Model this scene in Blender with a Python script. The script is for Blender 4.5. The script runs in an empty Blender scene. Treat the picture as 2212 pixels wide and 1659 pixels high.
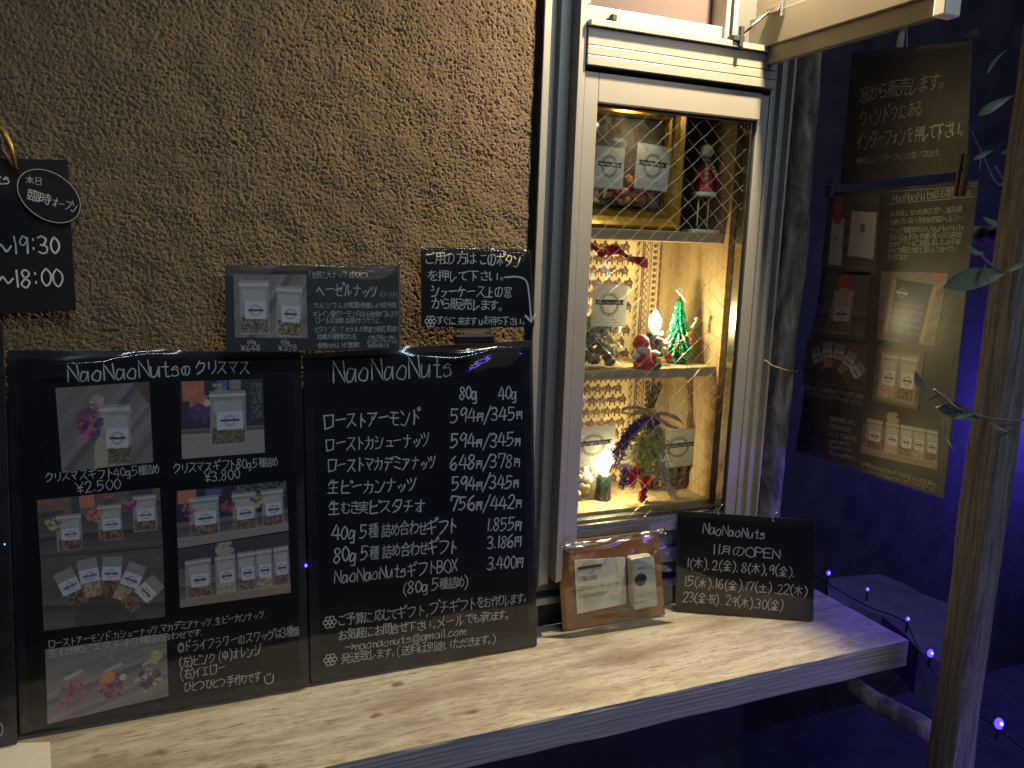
import bpy, bmesh, math, random
import numpy as np
from mathutils import Vector, Matrix, noise as mnoise
random.seed(7); RNG = np.random.default_rng(11)
SC = bpy.context.scene; COL = SC.collection
# ------------------------------------------------------------------ camera, world, lights, exposure
YAW, PITCH, ROLL, FPX = math.radians(23.18), math.radians(9.77), math.radians(1.92), 1750.0
CAM = Vector((0, -1.0, 0))
_f = Vector((math.sin(YAW)*math.cos(PITCH), math.cos(YAW)*math.cos(PITCH), -math.sin(PITCH)))
_r0 = Vector((math.cos(YAW), -math.sin(YAW), 0)); _u0 = _r0.cross(_f)
_r = _r0*math.cos(ROLL)+_u0*math.sin(ROLL); _u = _u0*math.cos(ROLL)-_r0*math.sin(ROLL)
cam = bpy.data.cameras.new('camera'); cam.sensor_width = 36; cam.lens = 36*FPX/2212
cam.clip_start = .02; cam.clip_end = 200
camo = bpy.data.objects.new('camera', cam); COL.objects.link(camo)
camo.matrix_world = Matrix(((_r.x, _u.x, -_f.x, CAM.x), (_r.y, _u.y, -_f.y, CAM.y), (_r.z, _u.z, -_f.z, CAM.z), (0, 0, 0, 1)))
SC.camera = camo
W = bpy.data.worlds.new('World'); SC.world = W; W.use_nodes = True
nt = W.node_tree; bg = nt.nodes['Background']
sky = nt.nodes.new('ShaderNodeTexSky'); sky.sky_type = 'NISHITA'; sky.sun_disc = False
sky.sun_elevation = math.radians(-3); sky.sun_rotation = math.radians(200)
nt.links.new(sky.outputs[0], bg.inputs[0]); bg.inputs[1].default_value = .05
SC.view_settings.view_transform = 'Standard'; SC.view_settings.look = 'None'
SC.view_settings.exposure = 0; SC.view_settings.gamma = 1; SC.view_settings.use_curve_mapping = False
SC.cycles.max_bounces = 10; SC.cycles.transparent_max_bounces = 24; SC.cycles.transmission_bounces = 8
SC.cycles.sample_clamp_indirect = 4; SC.cycles.caustics_reflective = False

def light(name, kind, loc, power, color, size=.03, target=None, sizey=None, spot=None):
    L = bpy.data.lights.new(name, kind); L.energy = power; L.color = color
    if kind == 'AREA':
        L.size = size
        if sizey: L.shape = 'RECTANGLE'; L.size_y = sizey
    else: L.shadow_soft_size = size
    if spot: L.spot_size = math.radians(spot); L.spot_blend = 1
    o = bpy.data.objects.new(name, L); COL.objects.link(o); o.location = loc
    if target is not None:
        o.rotation_euler = (Vector(target)-Vector(loc)).to_track_quat('-Z', 'Y').to_euler()
    return o
LAMP = (.755, -.155, .58)
light('wall_lamp_light', 'SPOT', LAMP, 66, (1, .80, .47), .016, (.60, -.13, -.5), spot=165)                     # warm shop lamp over the window
light('street_light', 'AREA', (.75, -2.5, 2.15), 19.0, (.76, .88, 1), 1.9, (.4, 0, -.3), .13)
light('sleeve_streak_light', 'AREA', (.75, -2.5, 1.0), 9, (.66, .84, 1), 1.9, (.4, 0, -.3), .05)  # unseen cool strip added to put glare streaks on the clear sleeves
BLUE = (.10, .06, 1)
light('fairy_glow', 'POINT', (1.13, -.13, -.36), 1.9, (.16, .08, 1), .04)
light('fairy_glow', 'POINT', (1.08, -.60, -.82), 2.4, (.24, .16, 1), .08)
light('fairy_glow', 'POINT', (.40, -.60, -.92), .8, (.34, .28, 1), .08)
light('fairy_glow', 'POINT', (2.80, .62, -.55), 22.0, BLUE, .04)
light('fairy_glow', 'POINT', (1.25, .45, -.1), .16, BLUE, .04)

# ------------------------------------------------------------------ helpers
def ray(px, py):            # a pixel of the 2212 wide photograph
    return _f*FPX + _r*(px-1106) - _u*(py-829.5)
def on(px, py, axis, val):
    d = ray(px, py); t = (val-CAM[axis])/d[axis]; return CAM + d*t
def Y(px, py, y): return on(px, py, 1, y)
def Z(px, py, z=-.562): return on(px, py, 2, z)
def X(px, py, x): return on(px, py, 0, x)

def link(name, me, parent=None, mat=None):
    o = bpy.data.objects.new(name, me); COL.objects.link(o)
    if mat is not None: me.materials.clear(); me.materials.append(mat)
    if parent is not None: o.parent = parent
    return o
def root_inv(p):
    m = Matrix.Identity(4)
    while p is not None:
        m = p.matrix_basis @ m if p.parent is None else p.matrix_basis @ m
        p = p.parent
    return m.inverted()
def mesh(name, V, F, mat, parent=None, smooth=False, local=False):
    """V in world coordinates unless local"""
    if not local and parent is not None:
        inv = root_inv(parent); V = [inv @ Vector(v) for v in V]
    org = None
    if parent is None and not local:
        a = np.array([tuple(v) for v in V]); c = (a.min(0)+a.max(0))/2; c[2] = a[:, 2].min()
        V = [tuple(v) for v in (a-c)]; org = c
    me = bpy.data.meshes.new(name); me.from_pydata([tuple(v) for v in V], [], F); me.update()
    if smooth: me.polygons.foreach_set('use_smooth', [True]*len(me.polygons))
    o = link(name, me, parent, mat)
    if org is not None: o.location = org
    return o
def tag(o, label=None, cat=None, group=None, kind=None):
    if label: o['label'] = label
    if cat: o['category'] = cat
    if group: o['group'] = group
    if kind: o['kind'] = kind
    return o
def thing(name, label, cat, loc, group=None, M=None):
    o = bpy.data.objects.new(name, None); o.empty_display_size = .01; COL.objects.link(o)
    if M is not None: o.matrix_basis = M
    else: o.location = loc
    return tag(o, label, cat, group)
class MB:
    def __init__(s): s.V = []; s.F = []
    def add(s, V, F):
        n = len(s.V); s.V += [tuple(v) for v in V]; s.F += [tuple(i+n for i in f) for f in F]
    def box(s, x0, x1, y0, y1, z0, z1, b=0.0):
        x0, x1 = sorted((x0, x1)); y0, y1 = sorted((y0, y1)); z0, z1 = sorted((z0, z1))
        if b:
            bm = bmesh.new(); bmesh.ops.create_cube(bm, size=1)
            for v in bm.verts:
                v.co = ((x0+x1)/2+v.co.x*(x1-x0), (y0+y1)/2+v.co.y*(y1-y0), (z0+z1)/2+v.co.z*(z1-z0))
            bmesh.ops.bevel(bm, geom=bm.edges[:], offset=b, segments=2, affect='EDGES', profile=.5)
            bm.verts.index_update(); s.add([v.co[:] for v in bm.verts], [[v.index for v in f.verts] for f in bm.faces]); bm.free()
        else:
            s.add([(x, y, z) for x in (x0, x1) for y in (y0, y1) for z in (z0, z1)],
                  [(0, 1, 3, 2), (4, 6, 7, 5), (0, 4, 5, 1), (2, 3, 7, 6), (0, 2, 6, 4), (1, 5, 7, 3)])
        return s
    def tube(s, pts, r, n=8, cap=True, rough=0):
        pts = [Vector(p) for p in pts]; k = len(pts)
        R = r if isinstance(r, (list, tuple)) else [r]*k
        ref = None; rings = []
        for i, p in enumerate(pts):
            t = (pts[min(i+1, k-1)]-pts[max(i-1, 0)]).normalized()
            if ref is None: ref = t.orthogonal().normalized()
            ref = (ref-t*ref.dot(t)).normalized(); b = t.cross(ref)
            rings.append([p+(ref*math.cos(2*math.pi*j/n)+b*math.sin(2*math.pi*j/n))*R[i]*(1+(rough*mnoise.noise(Vector((j*1.7, i*.9, R[i]*99))) if rough else 0)) for j in range(n)])
        V = [v for g in rings for v in g]
        F = [(i*n+j, i*n+(j+1) % n, (i+1)*n+(j+1) % n, (i+1)*n+j) for i in range(k-1) for j in range(n)]
        if cap: F += [tuple(range(n))[::-1], tuple((k-1)*n+j for j in range(n))]
        s.add(V, F); return s
    def lathe(s, prof, c, n=20, axis=None, sy=1):
        M = Matrix.Identity(3) if axis is None else Vector((0, 0, 1)).rotation_difference(Vector(axis)).to_matrix()
        V = [Vector(c)+M @ Vector((r*math.cos(2*math.pi*j/n), sy*r*math.sin(2*math.pi*j/n), h)) for r, h in prof for j in range(n)]
        F = [(i*n+j, i*n+(j+1) % n, (i+1)*n+(j+1) % n, (i+1)*n+j) for i in range(len(prof)-1) for j in range(n)]
        F += [tuple(range(n))[::-1], tuple((len(prof)-1)*n+j for j in range(n))]
        s.add(V, F); return s
    def ball(s, c, rx, ry=None, rz=None, n=14, m=9, rot=None):
        ry = ry or rx; rz = rz or rx; M = rot or Matrix.Identity(3)
        V = []; 
        for i in range(m+1):
            a = math.pi*i/m
            for j in range(n):
                b = 2*math.pi*j/n
                V.append(Vector(c)+M @ Vector((rx*max(math.sin(a), .001)*math.cos(b), ry*max(math.sin(a), .001)*math.sin(b), rz*math.cos(a))))
        F = [(i*n+j, (i+1)*n+j, (i+1)*n+(j+1) % n, i*n+(j+1) % n) for i in range(m) for j in range(n)]
        s.add(V, F); return s
    def build(s, name, mat, parent=None, smooth=False, local=False): return mesh(name, s.V, s.F, mat, parent, smooth, local)
def part_box(name, mat, parent, *a, b=.0008): return MB().box(*a, b=b).build(name, mat, parent)

# ------------------------------------------------------------------ materials
def newmat(name):
    m = bpy.data.materials.new(name); m.use_nodes = True; n = m.node_tree.nodes; return m, n, m.node_tree.links, n['Principled BSDF']
def plain(name, col, rough=.5, metal=0, noise=0, scale=60, bump=0, spec=.5, trans=0, ior=1.45, emit=None, es=0, stretch=(1, 1, 1), coat=0):
    m, n, l, p = newmat(name)
    p.inputs['Base Color'].default_value = (*col, 1); p.inputs['Roughness'].default_value = rough; p.inputs['Metallic'].default_value = metal
    p.inputs['Specular IOR Level'].default_value = spec; p.inputs['Transmission Weight'].default_value = trans; p.inputs['IOR'].default_value = ior
    p.inputs['Coat Weight'].default_value = coat; p.inputs['Coat Roughness'].default_value = .05
    if emit: p.inputs['Emission Color'].default_value = (*emit, 1); p.inputs['Emission Strength'].default_value = es
    tc = n.new('ShaderNodeTexCoord'); mp = n.new('ShaderNodeMapping'); mp.inputs['Scale'].default_value = stretch
    l.new(tc.outputs['Object'], mp.inputs[0])
    t = n.new('ShaderNodeTexNoise'); t.inputs['Scale'].default_value = scale; t.inputs['Detail'].default_value = 6; l.new(mp.outputs[0], t.inputs['Vector'])
    if noise:
        r = n.new('ShaderNodeValToRGB'); r.color_ramp.elements[0].position = .3; r.color_ramp.elements[1].position = .7
        r.color_ramp.elements[0].color = (*[c*(1-noise) for c in col], 1); r.color_ramp.elements[1].color = (*[min(1, c*(1+noise*.6)) for c in col], 1)
        l.new(t.outputs[0], r.inputs[0]); l.new(r.outputs[0], p.inputs['Base Color'])
    if bump:
        b = n.new('ShaderNodeBump'); b.inputs['Strength'].default_value = .6; b.inputs['Distance'].default_value = bump
        l.new(t.outputs[0], b.inputs['Height']); l.new(b.outputs[0], p.inputs['Normal'])
    return m
def film_mat(name, tint=(1, 1, 1), base=.05, rough=.06, gain=1.0, veil=0):
    m, n, l, p = newmat(name); n.remove(p)
    out = n['Material Output']; mix = n.new('ShaderNodeMixShader'); tr = n.new('ShaderNodeBsdfTransparent'); gl = n.new('ShaderNodeBsdfGlossy')
    tr.inputs[0].default_value = (*tint, 1); gl.inputs['Roughness'].default_value = rough
    lw = n.new('ShaderNodeLayerWeight'); lw.inputs[0].default_value = .12
    ma = n.new('ShaderNodeMath'); ma.operation = 'MULTIPLY_ADD'; ma.inputs[1].default_value = gain; ma.inputs[2].default_value = base; ma.use_clamp = True
    l.new(lw.outputs['Fresnel'], ma.inputs[0]); l.new(ma.outputs[0], mix.inputs[0]); l.new(tr.outputs[0], mix.inputs[1]); l.new(gl.outputs[0], mix.inputs[2]); res = mix
    if veil:
        df = n.new('ShaderNodeBsdfDiffuse'); df.inputs[0].default_value = (.85, .85, .82, 1); tl = n.new('ShaderNodeBsdfTranslucent'); tl.inputs[0].default_value = (.85, .85, .82, 1)
        ms = n.new('ShaderNodeMixShader'); l.new(df.outputs[0], ms.inputs[1]); l.new(tl.outputs[0], ms.inputs[2])
        res = n.new('ShaderNodeMixShader'); res.inputs[0].default_value = veil; l.new(mix.outputs[0], res.inputs[1]); l.new(ms.outputs[0], res.inputs[2])
    l.new(res.outputs[0], out.inputs['Surface']); return m
def vcol_mat(name, rough=.55, coat=0):
    m, n, l, p = newmat(name); a = n.new('ShaderNodeAttribute'); a.attribute_name = 'ink'
    l.new(a.outputs['Color'], p.inputs['Base Color']); p.inputs['Roughness'].default_value = rough; p.inputs['Coat Weight'].default_value = coat
    return m
def wood_mat(name, ramp, along='X', scale=9, stretch=18, rough=.6, knots=(), bump=.0006, flecks=None, fleckcol=(.10, .075, .05)):
    m, n, l, p = newmat(name); tc = n.new('ShaderNodeTexCoord'); mp = n.new('ShaderNodeMapping')
    s = [stretch]*3; s['XYZ'.index(along)] = 1; mp.inputs['Scale'].default_value = s; l.new(tc.outputs['Object'], mp.inputs[0])
    t = n.new('ShaderNodeTexNoise'); t.inputs['Scale'].default_value = scale; t.inputs['Detail'].default_value = 8; t.inputs['Distortion'].default_value = .6
    t.inputs['Roughness'].default_value = .6; l.new(mp.outputs[0], t.inputs['Vector'])
    r = n.new('ShaderNodeValToRGB'); e = r.color_ramp.elements
    while len(e) < len(ramp): e.new(.5)
    for i, (q, c) in enumerate(ramp): e[i].position = q; e[i].color = (*c, 1)
    l.new(t.outputs[0], r.inputs[0]); col = r.outputs[0]
    def mixin(fac, c2, cur):
        x = n.new('ShaderNodeMix'); x.data_type = 'RGBA'; l.new(fac, x.inputs[0]); l.new(cur, x.inputs[6]); x.inputs[7].default_value = (*c2, 1); return x.outputs[2]
    def thr(src, a, b):
        g = n.new('ShaderNodeMapRange'); g.inputs[1].default_value = a; g.inputs[2].default_value = b; l.new(src, g.inputs[0]); return g.outputs[0]
    if flecks:
        for (sc, st, a, b, k) in flecks:
            mp2 = n.new('ShaderNodeMapping'); s2 = [st]*3; s2['XYZ'.index(along)] = 1; mp2.inputs['Scale'].default_value = s2
            mp2.inputs['Location'].default_value = (sc*.37, 1.3, 2.1); l.new(tc.outputs['Object'], mp2.inputs[0])
            t2 = n.new('ShaderNodeTexNoise'); t2.inputs['Scale'].default_value = sc; t2.inputs['Detail'].default_value = 4; t2.inputs['Roughness'].default_value = .55
            l.new(mp2.outputs[0], t2.inputs['Vector']); f = thr(t2.outputs[0], a, b)
            mu = n.new('ShaderNodeMath'); mu.operation = 'MULTIPLY'; mu.inputs[1].default_value = k; l.new(f, mu.inputs[0]); col = mixin(mu.outputs[0], fleckcol, col)
    for (kx, ky, kz, kr) in knots:
        v = n.new('ShaderNodeVectorMath'); v.operation = 'SUBTRACT'; l.new(tc.outputs['Object'], v.inputs[0]); v.inputs[1].default_value = (kx, ky, kz)
        v2 = n.new('ShaderNodeVectorMath'); v2.operation = 'MULTIPLY'; l.new(v.outputs[0], v2.inputs[0]); v2.inputs[1].default_value = (.55, 1, 1)
        v3 = n.new('ShaderNodeVectorMath'); v3.operation = 'LENGTH'; l.new(v2.outputs[0], v3.inputs[0])
        nn = n.new('ShaderNodeTexNoise'); nn.inputs['Scale'].default_value = 70; l.new(tc.outputs['Object'], nn.inputs['Vector'])
        ad = n.new('ShaderNodeMath'); ad.operation = 'MULTIPLY_ADD'; ad.inputs[1].default_value = kr*1.6; l.new(nn.outputs[0], ad.inputs[0]); l.new(v3.outputs['Value'], ad.inputs[2])
        f = thr(ad.outputs[0], kr*1.9, kr*1.1)
        col = mixin(f, (fleckcol[0]*.9, fleckcol[1]*.8, fleckcol[2]*.7), col)
    l.new(col, p.inputs['Base Color']); p.inputs['Roughness'].default_value = rough
    b = n.new('ShaderNodeBump'); b.inputs['Distance'].default_value = bump; l.new(t.outputs[0], b.inputs['Height']); l.new(b.outputs[0], p.inputs['Normal'])
    return m
M = {}
M['black_paper'] = plain('black_paper', (.012, .012, .014), .45, noise=.3, scale=300, spec=.35)
M['backing'] = plain('backing', (.02, .021, .028), .35, noise=.3, scale=30, spec=.5)
M['chalk'] = plain('chalk', (.66, .65, .60), .8, noise=.16, scale=900)
M['chalk_bright'] = plain('chalk_bright', (.85, .83, .74), .75, noise=.12, scale=900)
M['ink'] = plain('ink', (.06, .06, .07), .7)
M['print'] = vcol_mat('print'); M['pattern_paper'] = vcol_mat('pattern_paper', .8)
M['film'] = film_mat('film', base=.055, rough=.08, gain=1.0); M['bag_film'] = film_mat('bag_film', tint=(.95, .95, .93), base=.10, rough=.16, gain=1.5)
M['sign_film'] = film_mat('sign_film', base=.02, rough=.30, gain=.7)
M['pouch_film'] = film_mat('pouch_film', tint=(.96, .96, .94), base=.10, rough=.2, gain=1.6, veil=.10)
m_, n_, l_, p_ = newmat('label_paper'); a_ = n_.new('ShaderNodeAttribute'); a_.attribute_name = 'ink'; tl = n_.new('ShaderNodeBsdfTranslucent'); mx = n_.new('ShaderNodeMixShader'); mx.inputs[0].default_value = .45
l_.new(a_.outputs['Color'], p_.inputs['Base Color']); l_.new(a_.outputs['Color'], tl.inputs['Color']); p_.inputs['Roughness'].default_value = .6
l_.new(p_.outputs[0], mx.inputs[1]); l_.new(tl.outputs[0], mx.inputs[2]); l_.new(mx.outputs[0], n_['Material Output'].inputs['Surface']); M['label_paper'] = m_
M['glass'] = film_mat('glass', tint=(.95, .98, .95), base=.02, rough=.0, gain=1.0)
M['alu'] = plain('alu', (.42, .40, .36), .42, metal=.5, noise=.06, scale=14, stretch=(1, 1, .08), bump=.0001)
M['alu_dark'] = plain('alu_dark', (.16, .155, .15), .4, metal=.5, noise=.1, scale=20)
M['alu_cream'] = plain('alu_cream', (.20, .182, .145), .42, metal=.3, noise=.07, scale=12)
M['steel'] = plain('steel', (.6, .58, .54), .22, metal=1, noise=.05)
M['rubber'] = plain('rubber', (.02, .02, .022), .6)
M['gasket'] = plain('gasket', (.30, .33, .30), .5, noise=.3, scale=400)
M['screen'] = plain('screen', (.085, .062, .066), .9, noise=.12, scale=900)
M['dark_wall'] = plain('dark_wall', (.035, .033, .032), .85, noise=.4, scale=12, bump=.002)
M['ground'] = plain('ground', (.045, .044, .043), .9, noise=.4, scale=14, bump=.004)
M['stone'] = plain('stone', (.13, .125, .15), .8, noise=.25, scale=18, bump=.003)
M['cardboard'] = plain('cardboard', (.23, .115, .05), .75, noise=.18, scale=25, bump=.0004)
M['white_paper'] = plain('white_paper', (.62, .60, .55), .8, noise=.04)
M['white_plastic'] = plain('white_plastic', (.75, .72, .64), .35, noise=.02)
M['button'] = plain('button', (.03, .04, .045), .5)
M['gold'] = plain('gold', (.62, .40, .07), .33, metal=.85, noise=.3, scale=90, bump=.0004)
M['gold_old'] = plain('gold_old', (.36, .24, .06), .45, metal=.7, noise=.45, scale=120, bump=.0006)
M['red'] = plain('red', (.50, .022, .03), .4, noise=.25, scale=90)
M['red_satin'] = plain('red_satin', (.38, .01, .03), .3, noise=.25, scale=60)
M['santa_red'] = plain('santa_red', (.60, .05, .06), .55, noise=.08)
M['clay_white'] = plain('clay_white', (.74, .70, .60), .6, noise=.06)
M['skin'] = plain('skin', (.75, .48, .36), .6)
M['dark_clay'] = plain('dark_clay', (.05, .045, .04), .5)
M['yellow'] = plain('yellow', (.70, .46, .06), .5)
M['green_scarf'] = plain('green_scarf', (.20, .24, .15), .6)
M['orange'] = plain('orange', (.65, .22, .05), .6)
M['green_glass'] = plain('green_glass', (.01, .42, .16), .08, trans=.55, ior=1.5, spec=.8)
M['pale_glass'] = plain('pale_glass', (.65, .85, .68), .06, trans=.7, ior=1.5)
M['dark_green'] = plain('dark_green', (.01, .05, .03), .15)
M['red_glass'] = plain('red_glass', (.6, .01, .02), .1, spec=.8)
M['candle'] = plain('candle', (.025, .045, .045), .3, trans=.25, noise=.2)
M['almond'] = plain('almond', (.36, .12, .045), .6, noise=.35, scale=160, stretch=(1, 1, 1), bump=.0006)
M['cashew'] = plain('cashew', (.66, .48, .27), .55, noise=.15, scale=60)
M['pistachio'] = plain('pistachio', (.17, .14, .07), .6, noise=.5, scale=120)
M['pistachio_green'] = plain('pistachio_green', (.36, .33, .08), .6, noise=.4, scale=120)
M['macadamia'] = plain('macadamia', (.62, .47, .27), .5, noise=.2, scale=60)
M['pecan'] = plain('pecan', (.10, .032, .018), .55, noise=.5, scale=140, bump=.002)
M['stem'] = plain('stem', (.16, .15, .06), .8, noise=.3, scale=90)
M['raffia'] = plain('raffia', (.52, .33, .10), .6, noise=.25, scale=60)
M['purple_flower'] = plain('purple_flower', (.10, .055, .17), .8, noise=.4, scale=200)
M['yellow_flower'] = plain('yellow_flower', (.46, .42, .10), .75, noise=.35, scale=200)
M['white_flower'] = plain('white_flower', (.50, .46, .34), .8, noise=.35, scale=200)
M['red_flower'] = plain('red_flower', (.55, .03, .05), .8, noise=.35, scale=200)
M['twine'] = plain('twine', (.40, .27, .12), .85, noise=.3, scale=400)
M['leaf'] = plain('leaf', (.13, .17, .10), .45, noise=.25, scale=60)
M['twig'] = plain('twig', (.22, .18, .13), .8, noise=.3, scale=90)
M['clip'] = plain('clip', (.09, .055, .035), .6, noise=.3, scale=60)
M['wire'] = plain('wire', (.008, .010, .012), .5)
M['thread_wire'] = plain('thread_wire', (.52, .49, .36), .35, metal=.8)
M['bulb_warm'] = plain('bulb_warm', (1, .9, .7), .3, emit=(1, .82, .45), es=42)
M['bulb_blue'] = plain('bulb_blue', (.1, .1, 1), .3, emit=(.03, .012, 1), es=9)
M['bulb_blue_core'] = plain('bulb_blue_core', (.5, .7, 1), .3, emit=(.12, .30, 1), es=5)
M['pine'] = wood_mat('pine', [(.25, (.28, .19, .09)), (.5, (.40, .30, .15)), (.75, (.50, .39, .21))], 'X', 10, 14, .55)
M['pine_up'] = wood_mat('pine_up', [(.25, (.27, .17, .08)), (.5, (.38, .27, .14)), (.75, (.46, .34, .19))], 'Z', 10, 14, .55)

# ------------------------------------------------------------------ stroke lettering (marker pen) with the built-in font for the rarer characters
def _g(s):
    w, body = s.split(':'); return float(int(w, 16)), [(p.startswith('~'), [(int(q[i], 16), int(q[i+1], 16)) for q in [p.lstrip('~')] for i in range(0, len(q), 2)]) for p in body.split()]
RAW = {
'N': '8:030d837d', 'a': '8:~6829051323446 8'.replace(' ', '')+' 6963', 'o': '8:~39060423536668493 9'.replace(' ', ''), 'u': '8:~09051323446 9'.replace(' ', '')+' 6963',
't': '7:~3c353363 0959', 's': '7:~5839180747 5413 04'.replace(' ', ''), 'g': '8:~6829051323446 8'.replace(' ', '')+' ~69615020', 'i': '3:1913 1b1c', 'l': '3:1d13',
'n': '8:0903 ~062959686 3'.replace(' ', ''), 'm': 'a:0903 ~0629394643 ~4679898 3'.replace('8 3', '83'), 'c': '7:~6839060413336 4'.replace(' ', ''), '.': '3:1314', ',': '4:2411',
'0': '8:~4d1a164376 7a4d'.replace(' ', ''), '1': '4:2d23', '2': '8:~0b2d5d6a4703 0373', '3': '8:~0c3d6b4828 ~2867643304', '4': '9:4d0696 6b63',
'5': '9:1d18 ~1859776533 03'.replace('33 03', '3303')+' 1d7d', '6': '8:~5d1a05335366 4816'.replace('66 48', '6648'), '7': '8:0a0d7d33', '8': '8:~6c3d1b386643230538 6a6c'.replace('38 6a', '386a'),
'9': '8:~7b4d1a284 87b'.replace(' ', '')+' 7c63', '/': '7:017e', ':': '5:2b2a 2625', '(': '5:~4e1a1 541'.replace(' ', ''), ')': '5:~1e4a4511', '~': 'a:~0729476 5a8'.replace(' ', ''),
'B': '8:0d03 ~0d5d6a1808 ~086865330 3'.replace('0 3', '03'), 'O': '9:~4d1b0643 73987b4d'.replace(' ', ''), 'X': '8:0d73 7d03', 'P': '8:0d03 ~0d5c7a5808', 'E': '8:0d03 0d7d 0868 0373',
'S': '8:~7b4d1b379 6432 05'.replace(' ', '')[:18], '-': '6:0858', '→': 'd:08c8 8bc885', '¥': '9:0d48 8d48 4843 1878 1575', '・': '6:2839',
'ロ': 'c:0c13 0cac9413', 'ー': 'c:08a9', 'ス': 'c:1c9c5703 57a3', 'ト': 'a:3d33 3a87', 'ア': 'c:0cac68 ~5a461 3'.replace(' 3', '3'), 'モ': 'c:1c9c 08a8 4c4463a3', 'ン': 'c:0c3a ~0353ab'.replace('03', '03'),
'カ': 'c:0aaa9473 ~4d470 3'.replace('0 3', '03'), 'シ': 'c:1d3b 0939 ~0364ab', 'シ2': '', 'ュ': 'a:287864 1494', 'ョ': 'a:18883313', 'ナ': 'c:0aaa ~5d5723', 'ッ': 'a:1826 4957 ~997543', 'ツ': 'c:0c29 4d5a ~ad7633',
'マ': 'c:0cac57 2964', 'デ': 'd:2d8d 0aaa ~5a4623 be9c dfbd'.replace('be9c', '9eac').replace('dfbd', 'bfcd'), 'ミ': 'b:1d8b 1978 0593', 'ピ': 'd:~2d2433a3 2899 ~bdaccbdcbd', 'タ': 'c:4d08 ~3c9c7613 3867', 'チ': 'c:8d2c 08a8 ~5c5723',
'オ': 'c:0aaa 6d6344 6914', 'ギ': 'd:1b9c 07a8 4d63 9eac bfcd', 'フ': 'c:~0cac7623', 'ク': 'c:4d08 ~3b9b7613', 'リ': 'a:1c17 ~8d8743', 'ド': 'b:3d33 3a87 7e8c 9fad', 'イ': 'b:9d07 5a53', 'エ': 'c:1c9c 5c54 04a4',
'レ': 'b:2d23 2398', 'ジ': 'd:1d3b 0939 ~0364ab bfcd 9eac'.replace('bfcd', 'cedd'), 'グ': 'd:4d08 ~3b9b7613 aebc cfdd', 'ワ': 'c:181c9c ~9c7643', 'ラ': 'c:2d8d ~0999 7523'.replace('99 75', '9975'), 'ヘ': 'c:073ba4', 'ゼ': 'd:08aa77 3d34~'.replace('~', '')+' 3443a3 aebc cfdd',
'ル': 'c:~2c2703 5d5397', 'ケ': 'c:3d08 2aaa ~6a5633', 'ウ': 'c:5d5c 181b9b ~9b8643', 'ボ': 'd:0bab 5d53 3815 7895 aebc cfdd', 'メ': 'c:~8d7803 2a94', 'プ': 'd:~0cac7623 ~ceddcfbecе'.replace('cе', 'ce'), 'ム': 'c:5d24 14a5 7793', 'サ': 'c:0aaa 3d36 ~8d8643', 'テ': 'c:2d8d 0aaa ~5a4623', 'コ': 'b:1c9c93 1393', 'ィ': '9:7927 5653', 'ォ': 'a:0888 5a53 5723',
'円': 'b:131c9c93 5c58 1898', '生': 'c:3d09 2b9b 1797 5d53 03a3', '木': 'c:0aaa 5d53 5a04 5aa4', '金': 'c:5d09 5da9 3979 1696 5953 3544 7564 03a3', '土': 'b:1999 5c53 03a3', '月': 'b:~2c2603 2c8c83 2989 2686', 'の': 'c:~5b4514094ca b95 53'.replace(' ', ''),
'大': 'c:0aaa ~5d5903 59a3', '三': 'b:1c9c 2888 03a3', '下': 'c:0cac 5c53 5986', '上': 'c:5d53 5998 03a3', '中': 'b:1b9b96161b 5d53', '本': 'c:0aaa 5d53 5a04 5aa4 3575', '日': 'a:131c8c8313 1888', 'し': '9:~2d2433668 7'.replace('8 7', '87'), 'こ': 'b:1b9b ~1644 93'.replace('44 93', '2494'), 'い': 'b:~1c16243 5'.replace('3 5', '35')+' ~9b9895', 'に': 'c:2c13 5b9b ~5644a4', 'つ': 'b:~0b5c9a9744', 'く': '9:7d0873'.replace('7d', '7d'), 'へ': 'c:073ba4'}
GL = {}
for k, s in RAW.items():
    if s:
        try: GL[k] = _g(s)
        except Exception: pass
def smooth_poly(P, n=6):
    out = []
    for i in range(len(P)-1):
        p0 = P[i-1] if i else tuple(2*a-b for a, b in zip(P[0], P[1])); p1 = P[i]; p2 = P[i+1]
        p3 = P[i+2] if i+2 < len(P) else tuple(2*a-b for a, b in zip(p2, p1))
        for k in range(n):
            t = k/n
            out.append(tuple(.5*((2*b)+(-a+c)*t+(2*a-5*b+4*c-d)*t*t+(-a+3*b-3*c+d)*t**3) for a, b, c, d in zip(p0, p1, p2, p3)))
    return out+[tuple(P[-1])]
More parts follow.
